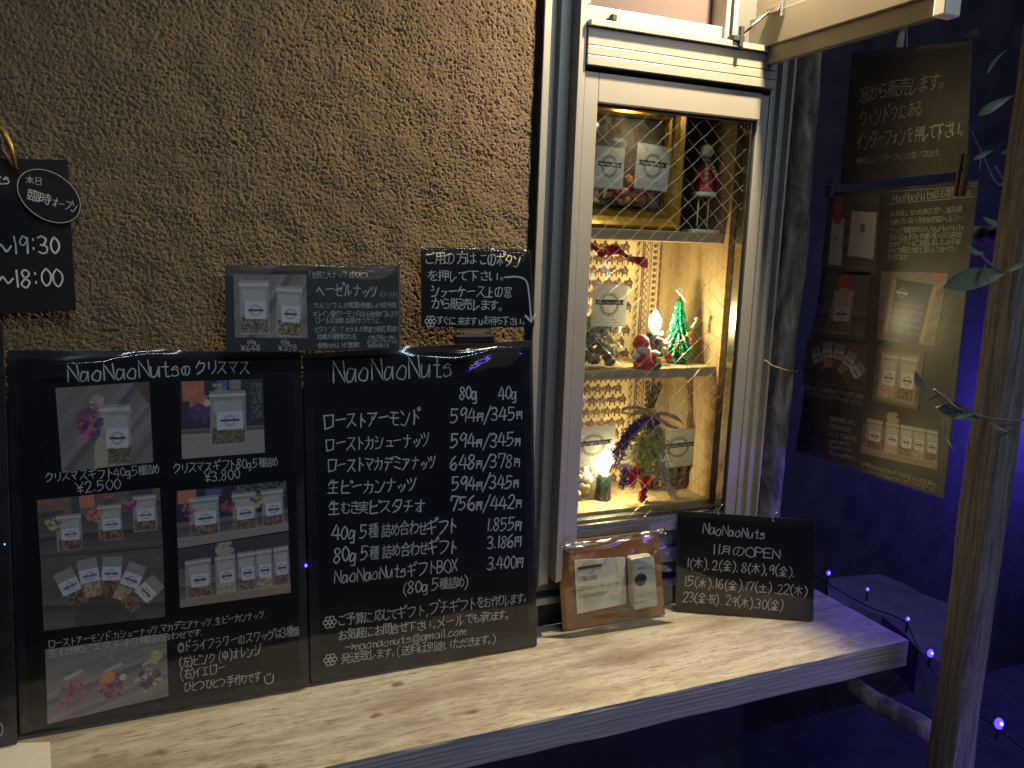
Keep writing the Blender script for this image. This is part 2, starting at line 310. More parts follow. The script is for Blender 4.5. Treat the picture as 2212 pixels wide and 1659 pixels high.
def ribbon(P, w, z, V, F):
    """a flat pen stroke with round ends"""
    n = len(P); P = [np.array(p, float) for p in P]; L = []; Rr = []
    for i in range(n):
        a = P[max(i-1, 0)]; b = P[min(i+1, n-1)]; t = b-a; q = np.linalg.norm(t); t = t/(q if q > 1e-9 else 1); nn = np.array((-t[1], t[0]))
        k = 1.0
        if 0 < i < n-1:
            d1 = P[i]-a; d2 = b-P[i]; c = np.dot(d1, d2)/(np.linalg.norm(d1)*np.linalg.norm(d2)+1e-9); k = 1/max(.62, math.sqrt(max(0, (1+c)/2)))
        L.append(P[i]+nn*w*k/2); Rr.append(P[i]-nn*w*k/2)
    b = len(V); V += [(p[0], p[1], z) for p in L]+[(p[0], p[1], z) for p in Rr]
    F += [(b+i, b+n+i, b+n+i+1, b+i+1) for i in range(n-1)]
    for e, s in ((0, -1), (n-1, 1)):
        t = (P[1]-P[0]) if e == 0 else (P[-1]-P[-2]); t = t/(np.linalg.norm(t)+1e-9)*s; nn = np.array((-t[1], t[0])); c = len(V)
        V += [tuple(P[e]+(nn*math.cos(a)+t*math.sin(a))*w/2)+(z,) for a in [math.pi*k/5 for k in range(6)]]; F.append(tuple(range(c+5, c-1, -1)))
FC = {}
def font_glyph(ch):
    if ch in FC: return FC[ch]
    cu = bpy.data.curves.new('glyph', 'FONT'); cu.body = ch; cu.size = 1; cu.resolution_u = 2; cu.offset = 0
    o = bpy.data.objects.new('glyph', cu); COL.objects.link(o); bpy.context.view_layer.update()
    me = o.evaluated_get(bpy.context.evaluated_depsgraph_get()).to_mesh()
    V = [(v.co.x, v.co.y) for v in me.vertices]; F = [tuple(p.vertices) for p in me.polygons]
    o.to_mesh_clear() if False else None
    bpy.data.objects.remove(o); bpy.data.curves.remove(cu)
    x = [v[0] for v in V] or [0, .3]; FC[ch] = (V, F, min(x), max(x)); return FC[ch]
class Board:
    """a flat sheet in the place: origin, right, up, towards the viewer"""
    def __init__(s, O, U, Vv):
        s.O = Vector(O); s.U = Vector(U).normalized(); v = Vector(Vv); s.V = (v-s.U*v.dot(s.U)).normalized(); s.N = s.U.cross(s.V)
        s.M = Matrix(((s.U.x, s.V.x, s.N.x, s.O.x), (s.U.y, s.V.y, s.N.y, s.O.y), (s.U.z, s.V.z, s.N.z, s.O.z), (0, 0, 0, 1)))
    def at(s, px, py, n=0):
        d = ray(px, py); o = s.O+s.N*n; t = (o-CAM).dot(s.N)/d.dot(s.N); p = CAM+d*t-s.O; return (p.dot(s.U), p.dot(s.V))
def sheet(name, B, root, quad, mat, n0, n1, rad=0, px=True):
    q = [B.at(*p) for p in quad] if px else quad      # TL TR BR BL
    if rad:
        out = []
        for i in range(4):
            p = np.array(q[i]); a = np.array(q[i-1])-p; b = np.array(q[(i+1) % 4])-p; a = a/np.linalg.norm(a)*rad; b = b/np.linalg.norm(b)*rad
            for t in np.linspace(0, 1, 6): out.append(tuple((p+a)*(1-t)**2+2*t*(1-t)*p+(p+b)*t*t))
        q = out
    k = len(q); V = [(x, y, n0) for x, y in q]+[(x, y, n1) for x, y in q]
    F = [tuple(range(k))[::-1], tuple(range(k, 2*k))]+[(i, (i+1) % k, k+(i+1) % k, k+i) for i in range(k)]
    return mesh(name, V, [f[::-1] for f in F], mat, root, local=True)
def text(B, root, s, x0, y0, x1, y1, h, mat='chalk', pen=.105, n=.0016, jit=1.0, small='円', name='lettering', hand=True, px=True, smallk=.62):
    a = np.array(B.at(x0, y0) if px else (x0, y0)); b = np.array(B.at(x1, y1) if px else (x1, y1)); Lw = np.linalg.norm(b-a); ux = (b-a)/Lw; uy = np.array((-ux[1], ux[0]))
    if px: c = np.array(B.at(x0, y0-h)); H = abs((c-a) @ uy)
    else: H = h
    items = []; cur = 0
    for ch in s:
        if ch == ' ': cur += .32; continue
        k = smallk if ch in small else 1
        if hand and ch in GL:
            w, st = GL[ch]; gw = w/10*.98*k; items.append((ch, cur, k, 0)); cur += gw+.07
        else:
            V, F, xa, xb = font_glyph(ch)
            if ord(ch) > 0x2fff or not hand: ww = max(.45, xb-xa)*k*1.06
            else: ww = (xb-xa)*1.3*k
            items.append((ch, cur, k, 1)); cur += ww+.09
    sx = Lw/max(cur-.07, .1); V = []; F = []; z = n
    for ch, cx, k, font in items:
        rot = random.uniform(-.05, .05)*jit; dy = random.uniform(-.05, .05)*jit; sc = random.uniform(.93, 1.07) if jit else 1; z += .00001
        wx, wy, p1, p2 = [random.uniform(-.03, .03)*jit for _ in range(4)]
        def tr(x, y):   # glyph em units -> board metres
            x, y = x*sc, y*sc; x += wx*math.sin(5*y+p1*50); y += wy*math.sin(5*x+p2*50)
            X_ = cx+x*math.cos(rot)-y*math.sin(rot); Y_ = dy+x*math.sin(rot)+y*math.cos(rot)
            return a+ux*X_*sx+uy*Y_*H
        if not font:
            w, st = GL[ch]
            for sm, P in st:
                P = [((x/10)*.98*k, (y-3)/10*k) for x, y in P]
                if sm and len(P) > 2: P = smooth_poly(P)
                elif len(P) > 1:
                    Q = []
                    for i in range(len(P)-1): Q += [P[i], tuple((np.array(P[i])+np.array(P[i+1]))/2)]
                    P = Q+[P[-1]]
                P = [tr(*p) for p in P]; z += .000008; ribbon(P, H*pen*.80*random.uniform(.8, 1.15), z, V, F)
        else:
            gV, gF, xa, xb = font_glyph(ch); c = len(V); kk = 1.2*k if ord(ch) > 0x2fff else 1.3*k
            for x, y in gV: q = tr((x-xa)*kk, (y+(.06 if ord(ch) > 0x2fff else 0))*kk); V.append((q[0], q[1], z))
            F += [tuple(c+i for i in f) for f in gF]
    return mesh(name, V, F, M[mat], root, local=True)
def stroke(B, root, pts, w, mat='chalk', n=.0018, smooth=True, name='lettering', px=True):
    P = [B.at(*p) for p in pts] if px else pts; V = []; F = []
    ribbon(smooth_poly(P) if smooth else P, w, n, V, F); return mesh(name, V, F, M[mat], root, local=True)
def flower(B, root, px, py, r, mat='chalk'):
    V = []; F = []; c = np.array(B.at(px, py)); z = .0018
    for k in range(6):
        a = k*math.pi/3; p = c+np.array((math.cos(a), math.sin(a)))*r*.62
        ribbon([tuple(p+np.array((math.cos(t), math.sin(t)))*r*.33) for t in np.linspace(0, 2*math.pi, 10)], r*.16, z, V, F); z += .00001
    ribbon([tuple(c+np.array((math.cos(t), math.sin(t)))*r*.26) for t in np.linspace(0, 2*math.pi, 9)], r*.15, z, V, F)
    return mesh('lettering', V, F, M[mat], root, local=True)
def film(name, B, root, quad, n, amp, seed=0, mat='film', nx=56, ny=70, curl=.004, px=True, fine=1):
    """clear plastic sheet, wavy, lifting at its top edge and corners"""
    q = [np.array(B.at(*p) if px else p) for p in quad]; V = []; F = []
    for j in range(ny+1):
        v = j/ny
        for i in range(nx+1):
            u = i/nx; p = (q[0]*(1-u)+q[1]*u)*(1-v)+(q[3]*(1-u)+q[2]*u)*v
            f = mnoise.noise(Vector((u*2.2*fine, v*3*fine, seed)))*.7+mnoise.noise(Vector((u*6*fine, v*7*fine, seed+5)))*.22+mnoise.noise(Vector((u*14*fine+v*5, v*9*fine, seed+9)))*.06
            e = min(1, 9*u, 9*(1-u), 9*v, 9*(1-v))
            w_ = .075+.03*math.sin(u*7+seed)+.012*math.sin(u*19+seed*2); c = curl*(math.sin(math.pi*min(1, v/w_))**1.5*.8*(.75+.5*math.sin(u*5+seed))+math.exp(-((v-.5*w_-.5)/.02)**2)*0+math.exp(-(1-v)*30)*.2*e)*min(1, 12*u, 12*(1-u))
            V.append((p[0], p[1], n+amp*abs(f+.25)*e+c))
    F = [(j*(nx+1)+i, (j+1)*(nx+1)+i, (j+1)*(nx+1)+i+1, j*(nx+1)+i+1) for j in range(ny) for i in range(nx)]
    return mesh(name, V, F, M[mat], root, smooth=True, local=True)

# ------------------------------------------------------------------ little painter for printed pictures (colour per grid point, unlit albedo)
class Paint:
    def __init__(s, w, h, bg):
        s.w, s.h = w, h; s.a = np.ones((h, w, 3))*np.array(bg)
        s.x, s.y = np.meshgrid(np.linspace(0, 1, w), np.linspace(0, 1, h)); s.asp = w/h
    def put(s, m, c, k=1.0): m = np.clip(m, 0, 1)[..., None]*k; s.a = s.a*(1-m)+np.array(c)*m
    def speck(s, m, cols, sz, seed=0):
        r = np.random.default_rng(seed); n = r.integers(0, len(cols), (int(s.h/sz)+2, int(s.w/sz)+2)); yy = (np.arange(s.h)/sz).astype(int); xx = (np.arange(s.w)/sz).astype(int)
        C = np.array(cols)[n[yy][:, xx]]; m = np.clip(m, 0, 1)[..., None]; s.a = s.a*(1-m)+C*m
    def box(s, cx, cy, w, h, rot=0):
        a = math.radians(rot); dx = (s.x-cx)*s.asp; dy = s.y-cy; X_ = dx*math.cos(a)+dy*math.sin(a); Y_ = -dx*math.sin(a)+dy*math.cos(a)
        return (np.abs(X_) < w/2*s.asp) & (np.abs(Y_) < h/2)
    def ell(s, cx, cy, r, ry=None): return (((s.x-cx)*s.asp/r)**2+((s.y-cy)/(ry or r))**2 < 1)
    def wood(s, c=(.20, .165, .15), k=.3, rot=0, seed=1):
        r = np.random.default_rng(seed); n = r.normal(0, 1, 40); a = math.radians(rot); t = (s.y*math.cos(a)+s.x*math.sin(a))*24+8
        g = np.interp(t, np.arange(40), n); s.a = np.clip(np.array(c)*(1+k*g[..., None]*.5), .01, 1)
    def noise(s, k, seed=3):
        r = np.random.default_rng(seed); s.a = np.clip(s.a*(1+k*r.normal(0, 1, (s.h, s.w, 1))), .004, 1)
    def label(s, cx, cy, w, h, rot=0):
        s.put(s.box(cx, cy, w, h, rot), (.50, .49, .50)); d = np.hypot((s.x-cx)*s.asp, s.y-cy); s.put(np.abs(d-h*.27) < h*.05, (.28, .28, .33)); s.put(s.box(cx, cy, w*.72, h*.12, rot), (.05, .05, .07))
    def blob(s, cx, cy, r, cols, n=30, seed=0, rr=.3):
        g = np.random.default_rng(seed)
        for i in range(n):
            a, q = g.uniform(0, 6.28), r*math.sqrt(g.uniform(0, 1)); s.put(s.ell(cx+q*math.cos(a)/s.asp, cy+q*math.sin(a), r*rr*g.uniform(.5, 1.1)), cols[g.integers(len(cols))], .9)
    def bag(s, cx, cy, w, h, nut, rot=0, seed=0, lab=True):
        s.put(s.box(cx, cy, w, h, rot), (.34, .32, .28), .7); s.put(s.box(cx, cy-h*.42, w*1.02, h*.06, rot), (.5, .49, .46), .8)
        s.put(s.box(cx, cy-h*.22, w*.8, h*.2, rot), (.46, .43, .37), .6)
        s.speck(s.box(cx, cy+h*.32, w*.92, h*.3, rot)*.9, nut, max(2, s.w/45), seed)
        if lab: s.label(cx+w*.05, cy+h*.05, w*.72, h*.33, rot)
PK = [(.30, .03, .08), (.18, .03, .12), (.42, .10, .16)]; OR = [(.62, .16, .02), (.50, .10, .02), (.10, .04, .14)]; YL = [(.52, .45, .06), (.42, .38, .10), (.12, .04, .12)]; PU = [(.06, .02, .14), (.10, .03, .16)]
NB = [(.10, .045, .02), (.18, .09, .04), (.26, .15, .07)]; NG = [(.12, .09, .03), (.20, .16, .05), (.09, .05, .02)]; NC = [(.42, .28, .12), (.50, .36, .18), (.3, .18, .08)]
def paint(kind):
    p = Paint(150, 92, (.15, .12, .1)) if kind in ('three_left', 'three_right', 'fan', 'five_row', 'swags') else Paint(116, 110, (.15, .12, .1))
    if kind == 'gift_small':
        p.wood((.19, .16, .145), .35, 50); p.put(p.box(1.0, .1, .2, .3, -30), (.13, .07, .04)); p.bag(.60, .62, .34, .75, NG, 3, 2); p.put(p.ell(.43, .85, .08, .22), (.42, .36, .22), .8)
        p.blob(.34, .44, .15, PK+PU, 60, 3, .28); p.blob(.25, .62, .06, [(.42, .12, .2)], 14, 4, .4); p.blob(.42, .20, .09, [(.42, .34, .18), (.34, .26, .12)], 20, 5, .35); p.put(p.ell(.40, .28, .03), (.5, .05, .04))
    elif kind == 'gift_large':
        p.wood((.16, .13, .11), .3, 0); p.put(p.y < .62, (.035, .035, .045)); p.put(p.box(.15, .12, .26, .26), (.5, .12, .03)); p.put(p.box(.5, .06, .12, .16), (.06, .1, .3)); p.put(p.box(.66, .06, .14, .14), (.22, .2, .18)); p.speck(p.box(.92, .3, .14, .5)*.5, [(.05, .05, .06), (.18, .18, .18)], 3, 1)
        p.put(p.y > .68, (.30, .26, .21)); p.bag(.56, .50, .44, .72, NG, 0, 4); p.blob(.2, .24, .13, OR[:2], 30, 3, .35); p.blob(.22, .42, .12, PU, 40, 6, .3); p.put(p.ell(.31, .29, .045), (.52, .46, .24)); p.blob(.45, .1, .08, [(.4, .33, .16), (.3, .24, .12)], 16, 8, .3)
    elif kind == 'three_left':
        p.wood((.10, .085, .08), .35, 0); p.put(p.y < .30, (.10, .08, .07)); p.speck((p.y < .3)*.5, [(.2, .16, .1), (.05, .05, .06), (.45, .1, .04)], 10, 5); p.put(p.box(.39, .1, .12, .22), (.55, .13, .05))
        for i, (x, y, c) in enumerate(((.24, .6, YL), (.57, .5, OR), (.86, .4, PK))): p.bag(x, y, .2, .62, NB, 0, i); p.blob(x-.12, y-.16, .1, c, 26, i+3, .35)
    elif kind == 'three_right':
        p.wood((.13, .11, .1), .3, 0); p.put(p.y < .55, (.03, .03, .04)); p.put(p.box(.1, .12, .16, .24), (.52, .14, .04)); p.put(p.box(.33, .1, .14, .14), (.07, .1, .25)); p.speck((p.y < .3)*(p.x > .5)*.5, [(.03, .03, .04), (.2, .2, .2)], 3, 5); p.put(p.y > .82, (.26, .23, .19))
        for i, (x, w, c) in enumerate(((.24, .26, PU+OR[:1]), (.6, .22, PK), (.86, .2, YL))): p.bag(x, .5, w, .72, NB, 0, i); p.blob(x-.14, .36, .1, c, 26, i+3, .35)
    elif kind == 'fan':
        p.wood((.12, .09, .075), .35, -8); p.put(p.ell(.5, .95, .42), (.07, .055, .05), .7)
        for i, (x, y, a) in enumerate(((.22, .42, -22), (.38, .30, -8), (.56, .30, 6), (.72, .42, 26), (.84, .62, 50))):
            r = math.radians(a); p.speck(p.box(x-math.sin(r)*.16, y+.2*math.cos(r), .14, .2, a)*.9, NB if i % 2 == 0 else NC, 3, i); p.put(p.box(x+math.sin(r)*.1, y-.16*math.cos(r), .16, .16, a), (.36, .34, .31), .6); p.label(x, y, .16, .19, a)
    elif kind == 'five_row':
        p.wood((.15, .12, .10), .3, 0); p.put(p.y < .35, (.06, .055, .055)); p.blob(.42, .1, .12, [(.36, .3, .2)], 20, 2, .4); p.put(p.y > .85, (.30, .2, .11))
        for i, (x, w) in enumerate(((.17, .22), (.41, .18), (.6, .16), (.76, .15), (.92, .14))): p.bag(x, .54, w, .66, NC if i in (1, 3) else NB, 0, i)
    elif kind == 'swags':
        p.wood((.22, .19, .18), .3, 20)
        for i, (x, c) in enumerate(((.2, PK), (.52, OR+PK), (.84, YL+PU))):
            p.blob(x, .66, .17, c+[(.2, .15, .15)], 60, i, .22); p.blob(x, .2, .08, [(.24, .2, .14), (.3, .25, .18)], 16, i+4, .3); p.put(p.box(x+.02, .40, .16, .05, -18), (.42, .38, .30))
        p.put(p.ell(.50, .52, .09), (.62, .2, .03)); p.put(p.ell(.62, .56, .05), (.5, .46, .3)); p.blob(.90, .36, .09, YL[:2], 16, 9, .4)
    elif kind == 'hazel':
        p.wood((.20, .15, .13), .4, 60); p.bag(.27, .52, .40, .86, [(.08, .03, .02), (.13, .06, .04), (.3, .2, .1)], 0, 3); p.bag(.75, .58, .36, .8, [(.07, .03, .02), (.12, .05, .03), (.34, .24, .1)], 2, 6)
    elif kind == 'bottle':
        p.wood((.12, .10, .09), .3, 0); p.put(p.y < .3, (.10, .09, .09)); p.put(p.box(.22, .1, .2, .2), (.35, .1, .05)); p.put(p.box(.25, .6, .24, .6), (.52, .5, .48)); p.blob(.25, .27, .09, [(.55, .04, .03)], 22, 2, .4); p.put(p.box(.72, .5, .46, .56, 3), (.5, .48, .46)); p.put(p.box(.72, .42, .08, .1), (.3, .1, .1)); p.blob(.25, .55, .03, [(.1, .08, .1)], 5, 3, .4)
    elif kind == 'ribbon_jar':
        p.wood((.13, .11, .10), .35, 0); p.bag(.5, .6, .44, .66, NB, 0, 2); p.blob(.5, .22, .15, [(.60, .03, .03), (.45, .02, .03)], 40, 3, .4); p.put(p.ell(.5, .38, .2, .14), (.42, .38, .32), .8)
    elif kind == 'blue_box':
        p.wood((.22, .19, .18), .3, 30); p.put(p.box(.5, .55, .70, .8, 6), (.42, .28, .15)); p.put(p.box(.5, .56, .56, .86, 6), (.022, .04, .12)); p.put(np.abs(np.hypot(p.x-.36, p.y-.3)-.06) < .012, (.2, .22, .3)); p.put(p.box(.36, .3, .2, .035, 6), (.5, .5, .55))
        for k in range(5): p.put((np.abs(p.y-(.46+k*.1)-.05*(p.x-.5)-.014*np.sin(p.x*60+k)) < .007)*(p.x > .26)*(p.x < .74), (.2, .22, .34))
        p.put((p.y < .12)*(np.abs(p.x-.86) < (.12-p.y)), (.6, .05, .05))
    elif kind == 'pair':
        p.wood((.16, .11, .08), .3, 0); p.put(p.box(.5, .5, .84, .9), (.20, .17, .15)); p.bag(.3, .5, .36, .8, NC, 0, 3); p.bag(.7, .5, .36, .8, NB, 0, 4)
    elif kind == 'label':
        p = Paint(130, 130, (.66, .66, .60)); d = np.hypot(p.x-.5, p.y-.47); a = np.arctan2(p.y-.47, p.x-.5)
        p.put((np.abs(d-.25) < .012), (.25, .27, .27)); w = np.abs(((a*26/6.283) % 1)-.5); p.put((np.abs(d-.26) < .055)*(w+(d-.26)*4 < .26), (.25, .27, .27))
        p.put(p.box(.5, .42, .84, .12), (.015, .018, .03)); p.put(p.box(.5, .42, .06, .001), (1, 1, 1)); p.put((np.abs(p.x-.5) > .39)*(np.abs(p.x-.5) < .43)*(np.abs(p.y-.42) < .03), (.66, .66, .6))
        for yy in (.84, .90): p.put((np.abs(p.y-yy) < .012)*(((p.x*47) % 1) < .55)*(np.abs(p.x-.5) < .42)*(np.sin(p.x*22+yy*60) > -.6), (.3, .3, .3))
        p.put(((p.y < .03)+(p.y > .965))*1.0*(p.y > .015)*(p.y < .98), (.42, .44, .42)); return p.a
    p.noise(.10, len(kind)); q_ = p.a.mean(-1, keepdims=True); return np.clip((p.a*.66+q_*.34)*1.5, 0, .8)*np.array((1, .95, .93))
def picture(name, B, root, quad, kind, n=.0014, px=True, mat='print', arr=None):
    a = paint(kind) if arr is None else arr; h, w = a.shape[:2]; q = [np.array(B.at(*p) if px else p) for p in quad]
    u, v = np.meshgrid(np.linspace(0, 1, w), np.linspace(0, 1, h)); u = u[..., None]; v = v[..., None]
    P = (q[0]*(1-u)+q[1]*u)*(1-v)+(q[3]*(1-u)+q[2]*u)*v
    V = np.concatenate([P.reshape(-1, 2), np.full((w*h, 1), n)], 1)
    i = np.arange(w*h).reshape(h, w); F = np.stack([i[:-1, :-1], i[1:, :-1], i[1:, 1:], i[:-1, 1:]], -1).reshape(-1, 4)
    me = bpy.data.meshes.new(name); me.from_pydata(V.tolist(), [], F.tolist()); me.update()
    at = me.color_attributes.new('ink', 'FLOAT_COLOR', 'POINT'); at.data.foreach_set('color', np.concatenate([a.reshape(-1, 3), np.ones((w*h, 1))], 1).astype(np.float32).ravel())
    return link(name, me, root, M[mat])

# ------------------------------------------------------------------ SETTING: stucco wall, lower wall, ground
def stucco_wall():
    x0, x1, z0, z1, st = -.26, .444, -.20, .40, .0009
    nx, nz = int((x1-x0)/st), int((z1-z0)/st)
    def band(s1, s2, seed):
        r = np.random.default_rng(seed).normal(0, 1, (nz, nx)); f = np.fft.rfft2(r)
        ky = np.fft.fftfreq(nz)[:, None]; kx = np.fft.rfftfreq(nx)[None]; k2 = (kx**2+ky**2)*4*math.pi**2
        g = np.exp(-k2*s1*s1/2)-np.exp(-k2*s2*s2/2); o = np.fft.irfft2(f*g, (nz, nx)); return o/o.std()
    a = band(.65, 1.2, 1); b = band(1.1, 2.1, 2); c = band(10, 30, 3); d = band(.45, .9, 4)
    e = band(2.0, 4.2, 5); g = band(14, 40, 6)
    h = .00012*a+.00014*b+.00012*e+.0003*c+.00008*d
    h -= .0011*np.clip(-(a*.5+b*.6+e*.45+g*.25)-1.0, 0, 1.5)           # torn pits
    X_, Z_ = np.meshgrid(np.linspace(x0, x1, nx), np.linspace(z0, z1, nz)); cx_ = .372+.004*np.sin(Z_*210)+.003*np.sin(Z_*90+1)+.0015*a; h -= .0016*np.exp(-((X_-cx_)/.0009)**2)*(Z_ > .245)
    V = np.stack([X_, -h, Z_], -1).reshape(-1, 3)
    i = np.arange(nx*nz).reshape(nz, nx); F = np.stack([i[:-1, :-1], i[:-1, 1:], i[1:, 1:], i[1:, :-1]], -1).reshape(-1, 4)
    me = bpy.data.meshes.new('stucco_wall')
    me.vertices.add(len(V)); me.vertices.foreach_set('co', V.astype(np.float32).ravel()); me.loops.add(F.size); me.loops.foreach_set('vertex_index', F.ravel().astype(np.int32))
    me.polygons.add(len(F)); me.polygons.foreach_set('loop_start', (np.arange(len(F))*4).astype(np.int32)); me.polygons.foreach_set('loop_total', np.full(len(F), 4, np.int32)); me.update(calc_edges=True)
    me.polygons.foreach_set('use_smooth', np.ones(len(F), bool))
    m = plain('stucco', (.185, .134, .083), .92, noise=.25, scale=520, bump=.0008, spec=.15)
    n, l = m.node_tree.nodes, m.node_tree.links; p = n['Principled BSDF']; src = p.inputs['Base Color'].links[0].from_socket       # weather stains
    t = n.new('ShaderNodeTexNoise'); t.inputs['Scale'].default_value = 7; t.inputs['Detail'].default_value = 5; tc = n.new('ShaderNodeTexCoord'); l.new(tc.outputs['Object'], t.inputs['Vector'])
    g = n.new('ShaderNodeMapRange'); g.inputs[1].default_value = .35; g.inputs[2].default_value = .65; g.inputs[3].default_value = 0; g.inputs[4].default_value = .35; l.new(t.outputs[0], g.inputs[0])
    x = n.new('ShaderNodeMix'); x.data_type = 'RGBA'; l.new(g.outputs[0], x.inputs[0]); l.new(src, x.inputs[6]); x.inputs[7].default_value = (.10, .082, .062, 1); l.new(x.outputs[2], p.inputs['Base Color'])
    w = link('stucco_wall', me, None, m); tag(w, kind='structure')
    return m
stucco = stucco_wall()
b = MB().box(-3, .444, .004, .30, -1.5, 2.2); b.box(-3, .444, -.0005, .004, -1.5, -.201)
tag(b.build('wall', stucco), kind='structure')
b = MB().box(.86, .925, .07, .30, -1.5, 2.2); b.box(.925, 6, .85, 1.0, -1.5, 2.2); b.box(.90, .925, .30, .85, -1.5, 2.2); b.box(.444, .86, .0, .30, -1.5, -.60); b.box(.444, .86, .0, .30, 1.0, 2.2)
tag(b.build('side_wall', M['dark_wall']), kind='structure')
tag(MB().box(-8, 9, -8, 8, -1.56, -1.5).build('ground', M['ground']), kind='structure')
tag(MB().box(-.6, .86, -.02, -.001, -1.4, -.66).build('lower_panel', plain('lower_panel', (.022, .024, .03), .6, noise=.4, scale=8)), 'dark painted panel under the wooden counter', 'wall panel')

# ------------------------------------------------------------------ the counter plank
KN = [tuple(Z(1020, 1538))+(.006,), tuple(Z(812, 1545))+(.006,), tuple(Z(560, 1660))+(.008,), tuple(Z(345, 1625))+(.008,), tuple(Z(1340, 1420))+(.003,), tuple(Z(860, 1478))+(.006,)]
def plank():
    x0, x1, y0, y1, z0, z1 = -.62, 1.000, -.2, .022, -.603, -.562
    cx, cy = (x0+x1)/2, (y0+y1)/2
    kn = [(k[0]-cx, k[1]-cy, k[2]-z0, k[3]) for k in KN]
    m = wood_mat('white_washed_wood', [(.22, (.19, .175, .145)), (.42, (.35, .33, .275)), (.60, (.46, .44, .37)), (.8, (.53, .51, .43))], 'X', 7, 9, .62, kn, .0009,
                 flecks=[(28, 8, .57, .68, .75), (7, 3, .46, .66, .55), (18, 2.2, .58, .70, .5), (80, 6, .58, .70, .6), (50, 14, .60, .66, .8)], fleckcol=(.16, .12, .075))
    nx, ny = 240, 24; V = []; F = []
    for j in range(ny+1):
        for i in range(nx+1):
            x = x0+(x1-x0)*i/nx; y = y0+(y1-y0)*j/ny
            e = .0012*mnoise.noise(Vector((x*14, 0, 3)))*2 if j == 0 else 0
            V.append((x, y+e, z1+.0006*mnoise.noise(Vector((x*12, y*60, 0)))))
    F = [(j*(nx+1)+i, j*(nx+1)+i+1, (j+1)*(nx+1)+i+1, (j+1)*(nx+1)+i) for j in range(ny) for i in range(nx)]
    root = thing('counter_plank', 'long whitewashed wooden plank counter under the signs and window', 'counter', (cx, cy, z0))
    mesh('tabletop', V, F, m, root)
    V = []; F = []; rows = 14       # front edge with the growth rings standing proud
    for j in range(rows+1):
        for i in range(nx+1):
            x = x0+(x1-x0)*i/nx; t = j/rows; z = z1+(z0-z1)*t
            wob = mnoise.noise(Vector((x*9, 0, 3)))*.6; g = math.sin((t*7.5+wob+mnoise.noise(Vector((x*3, t*2, 8)))*1.6)*6.283/1.15)
            e = .0012*mnoise.noise(Vector((x*14, 0, 3)))*2 if j == 0 else 0
            V.append((x, y0+e-(.0006*max(g, -.4) if 0 < j else 0), z+(.0006*mnoise.noise(Vector((x*12, y0*60, 0))) if j == 0 else .002*mnoise.noise(Vector((x*11, t, 1)))*t)))
    F = [(j*(nx+1)+i, (j+1)*(nx+1)+i, (j+1)*(nx+1)+i+1, j*(nx+1)+i+1) for j in range(rows) for i in range(nx)]
    mesh('front_edge', V, F, wood_mat('plank_edge', [(.25, (.22, .19, .17)), (.55, (.34, .31, .28)), (.8, (.42, .39, .36))], 'X', 8, 26, .7), root)
    mesh('underside', [(x0, y0+.001, z0), (x1, y0+.001, z0), (x1, y1, z0), (x0, y1, z0), (x1, y0, z1), (x1, y1, z1), (x1, y0, z0), (x1, y1, z0)], [(0, 1, 2, 3), (4, 6, 7, 5)], M['pine'], root)
plank()

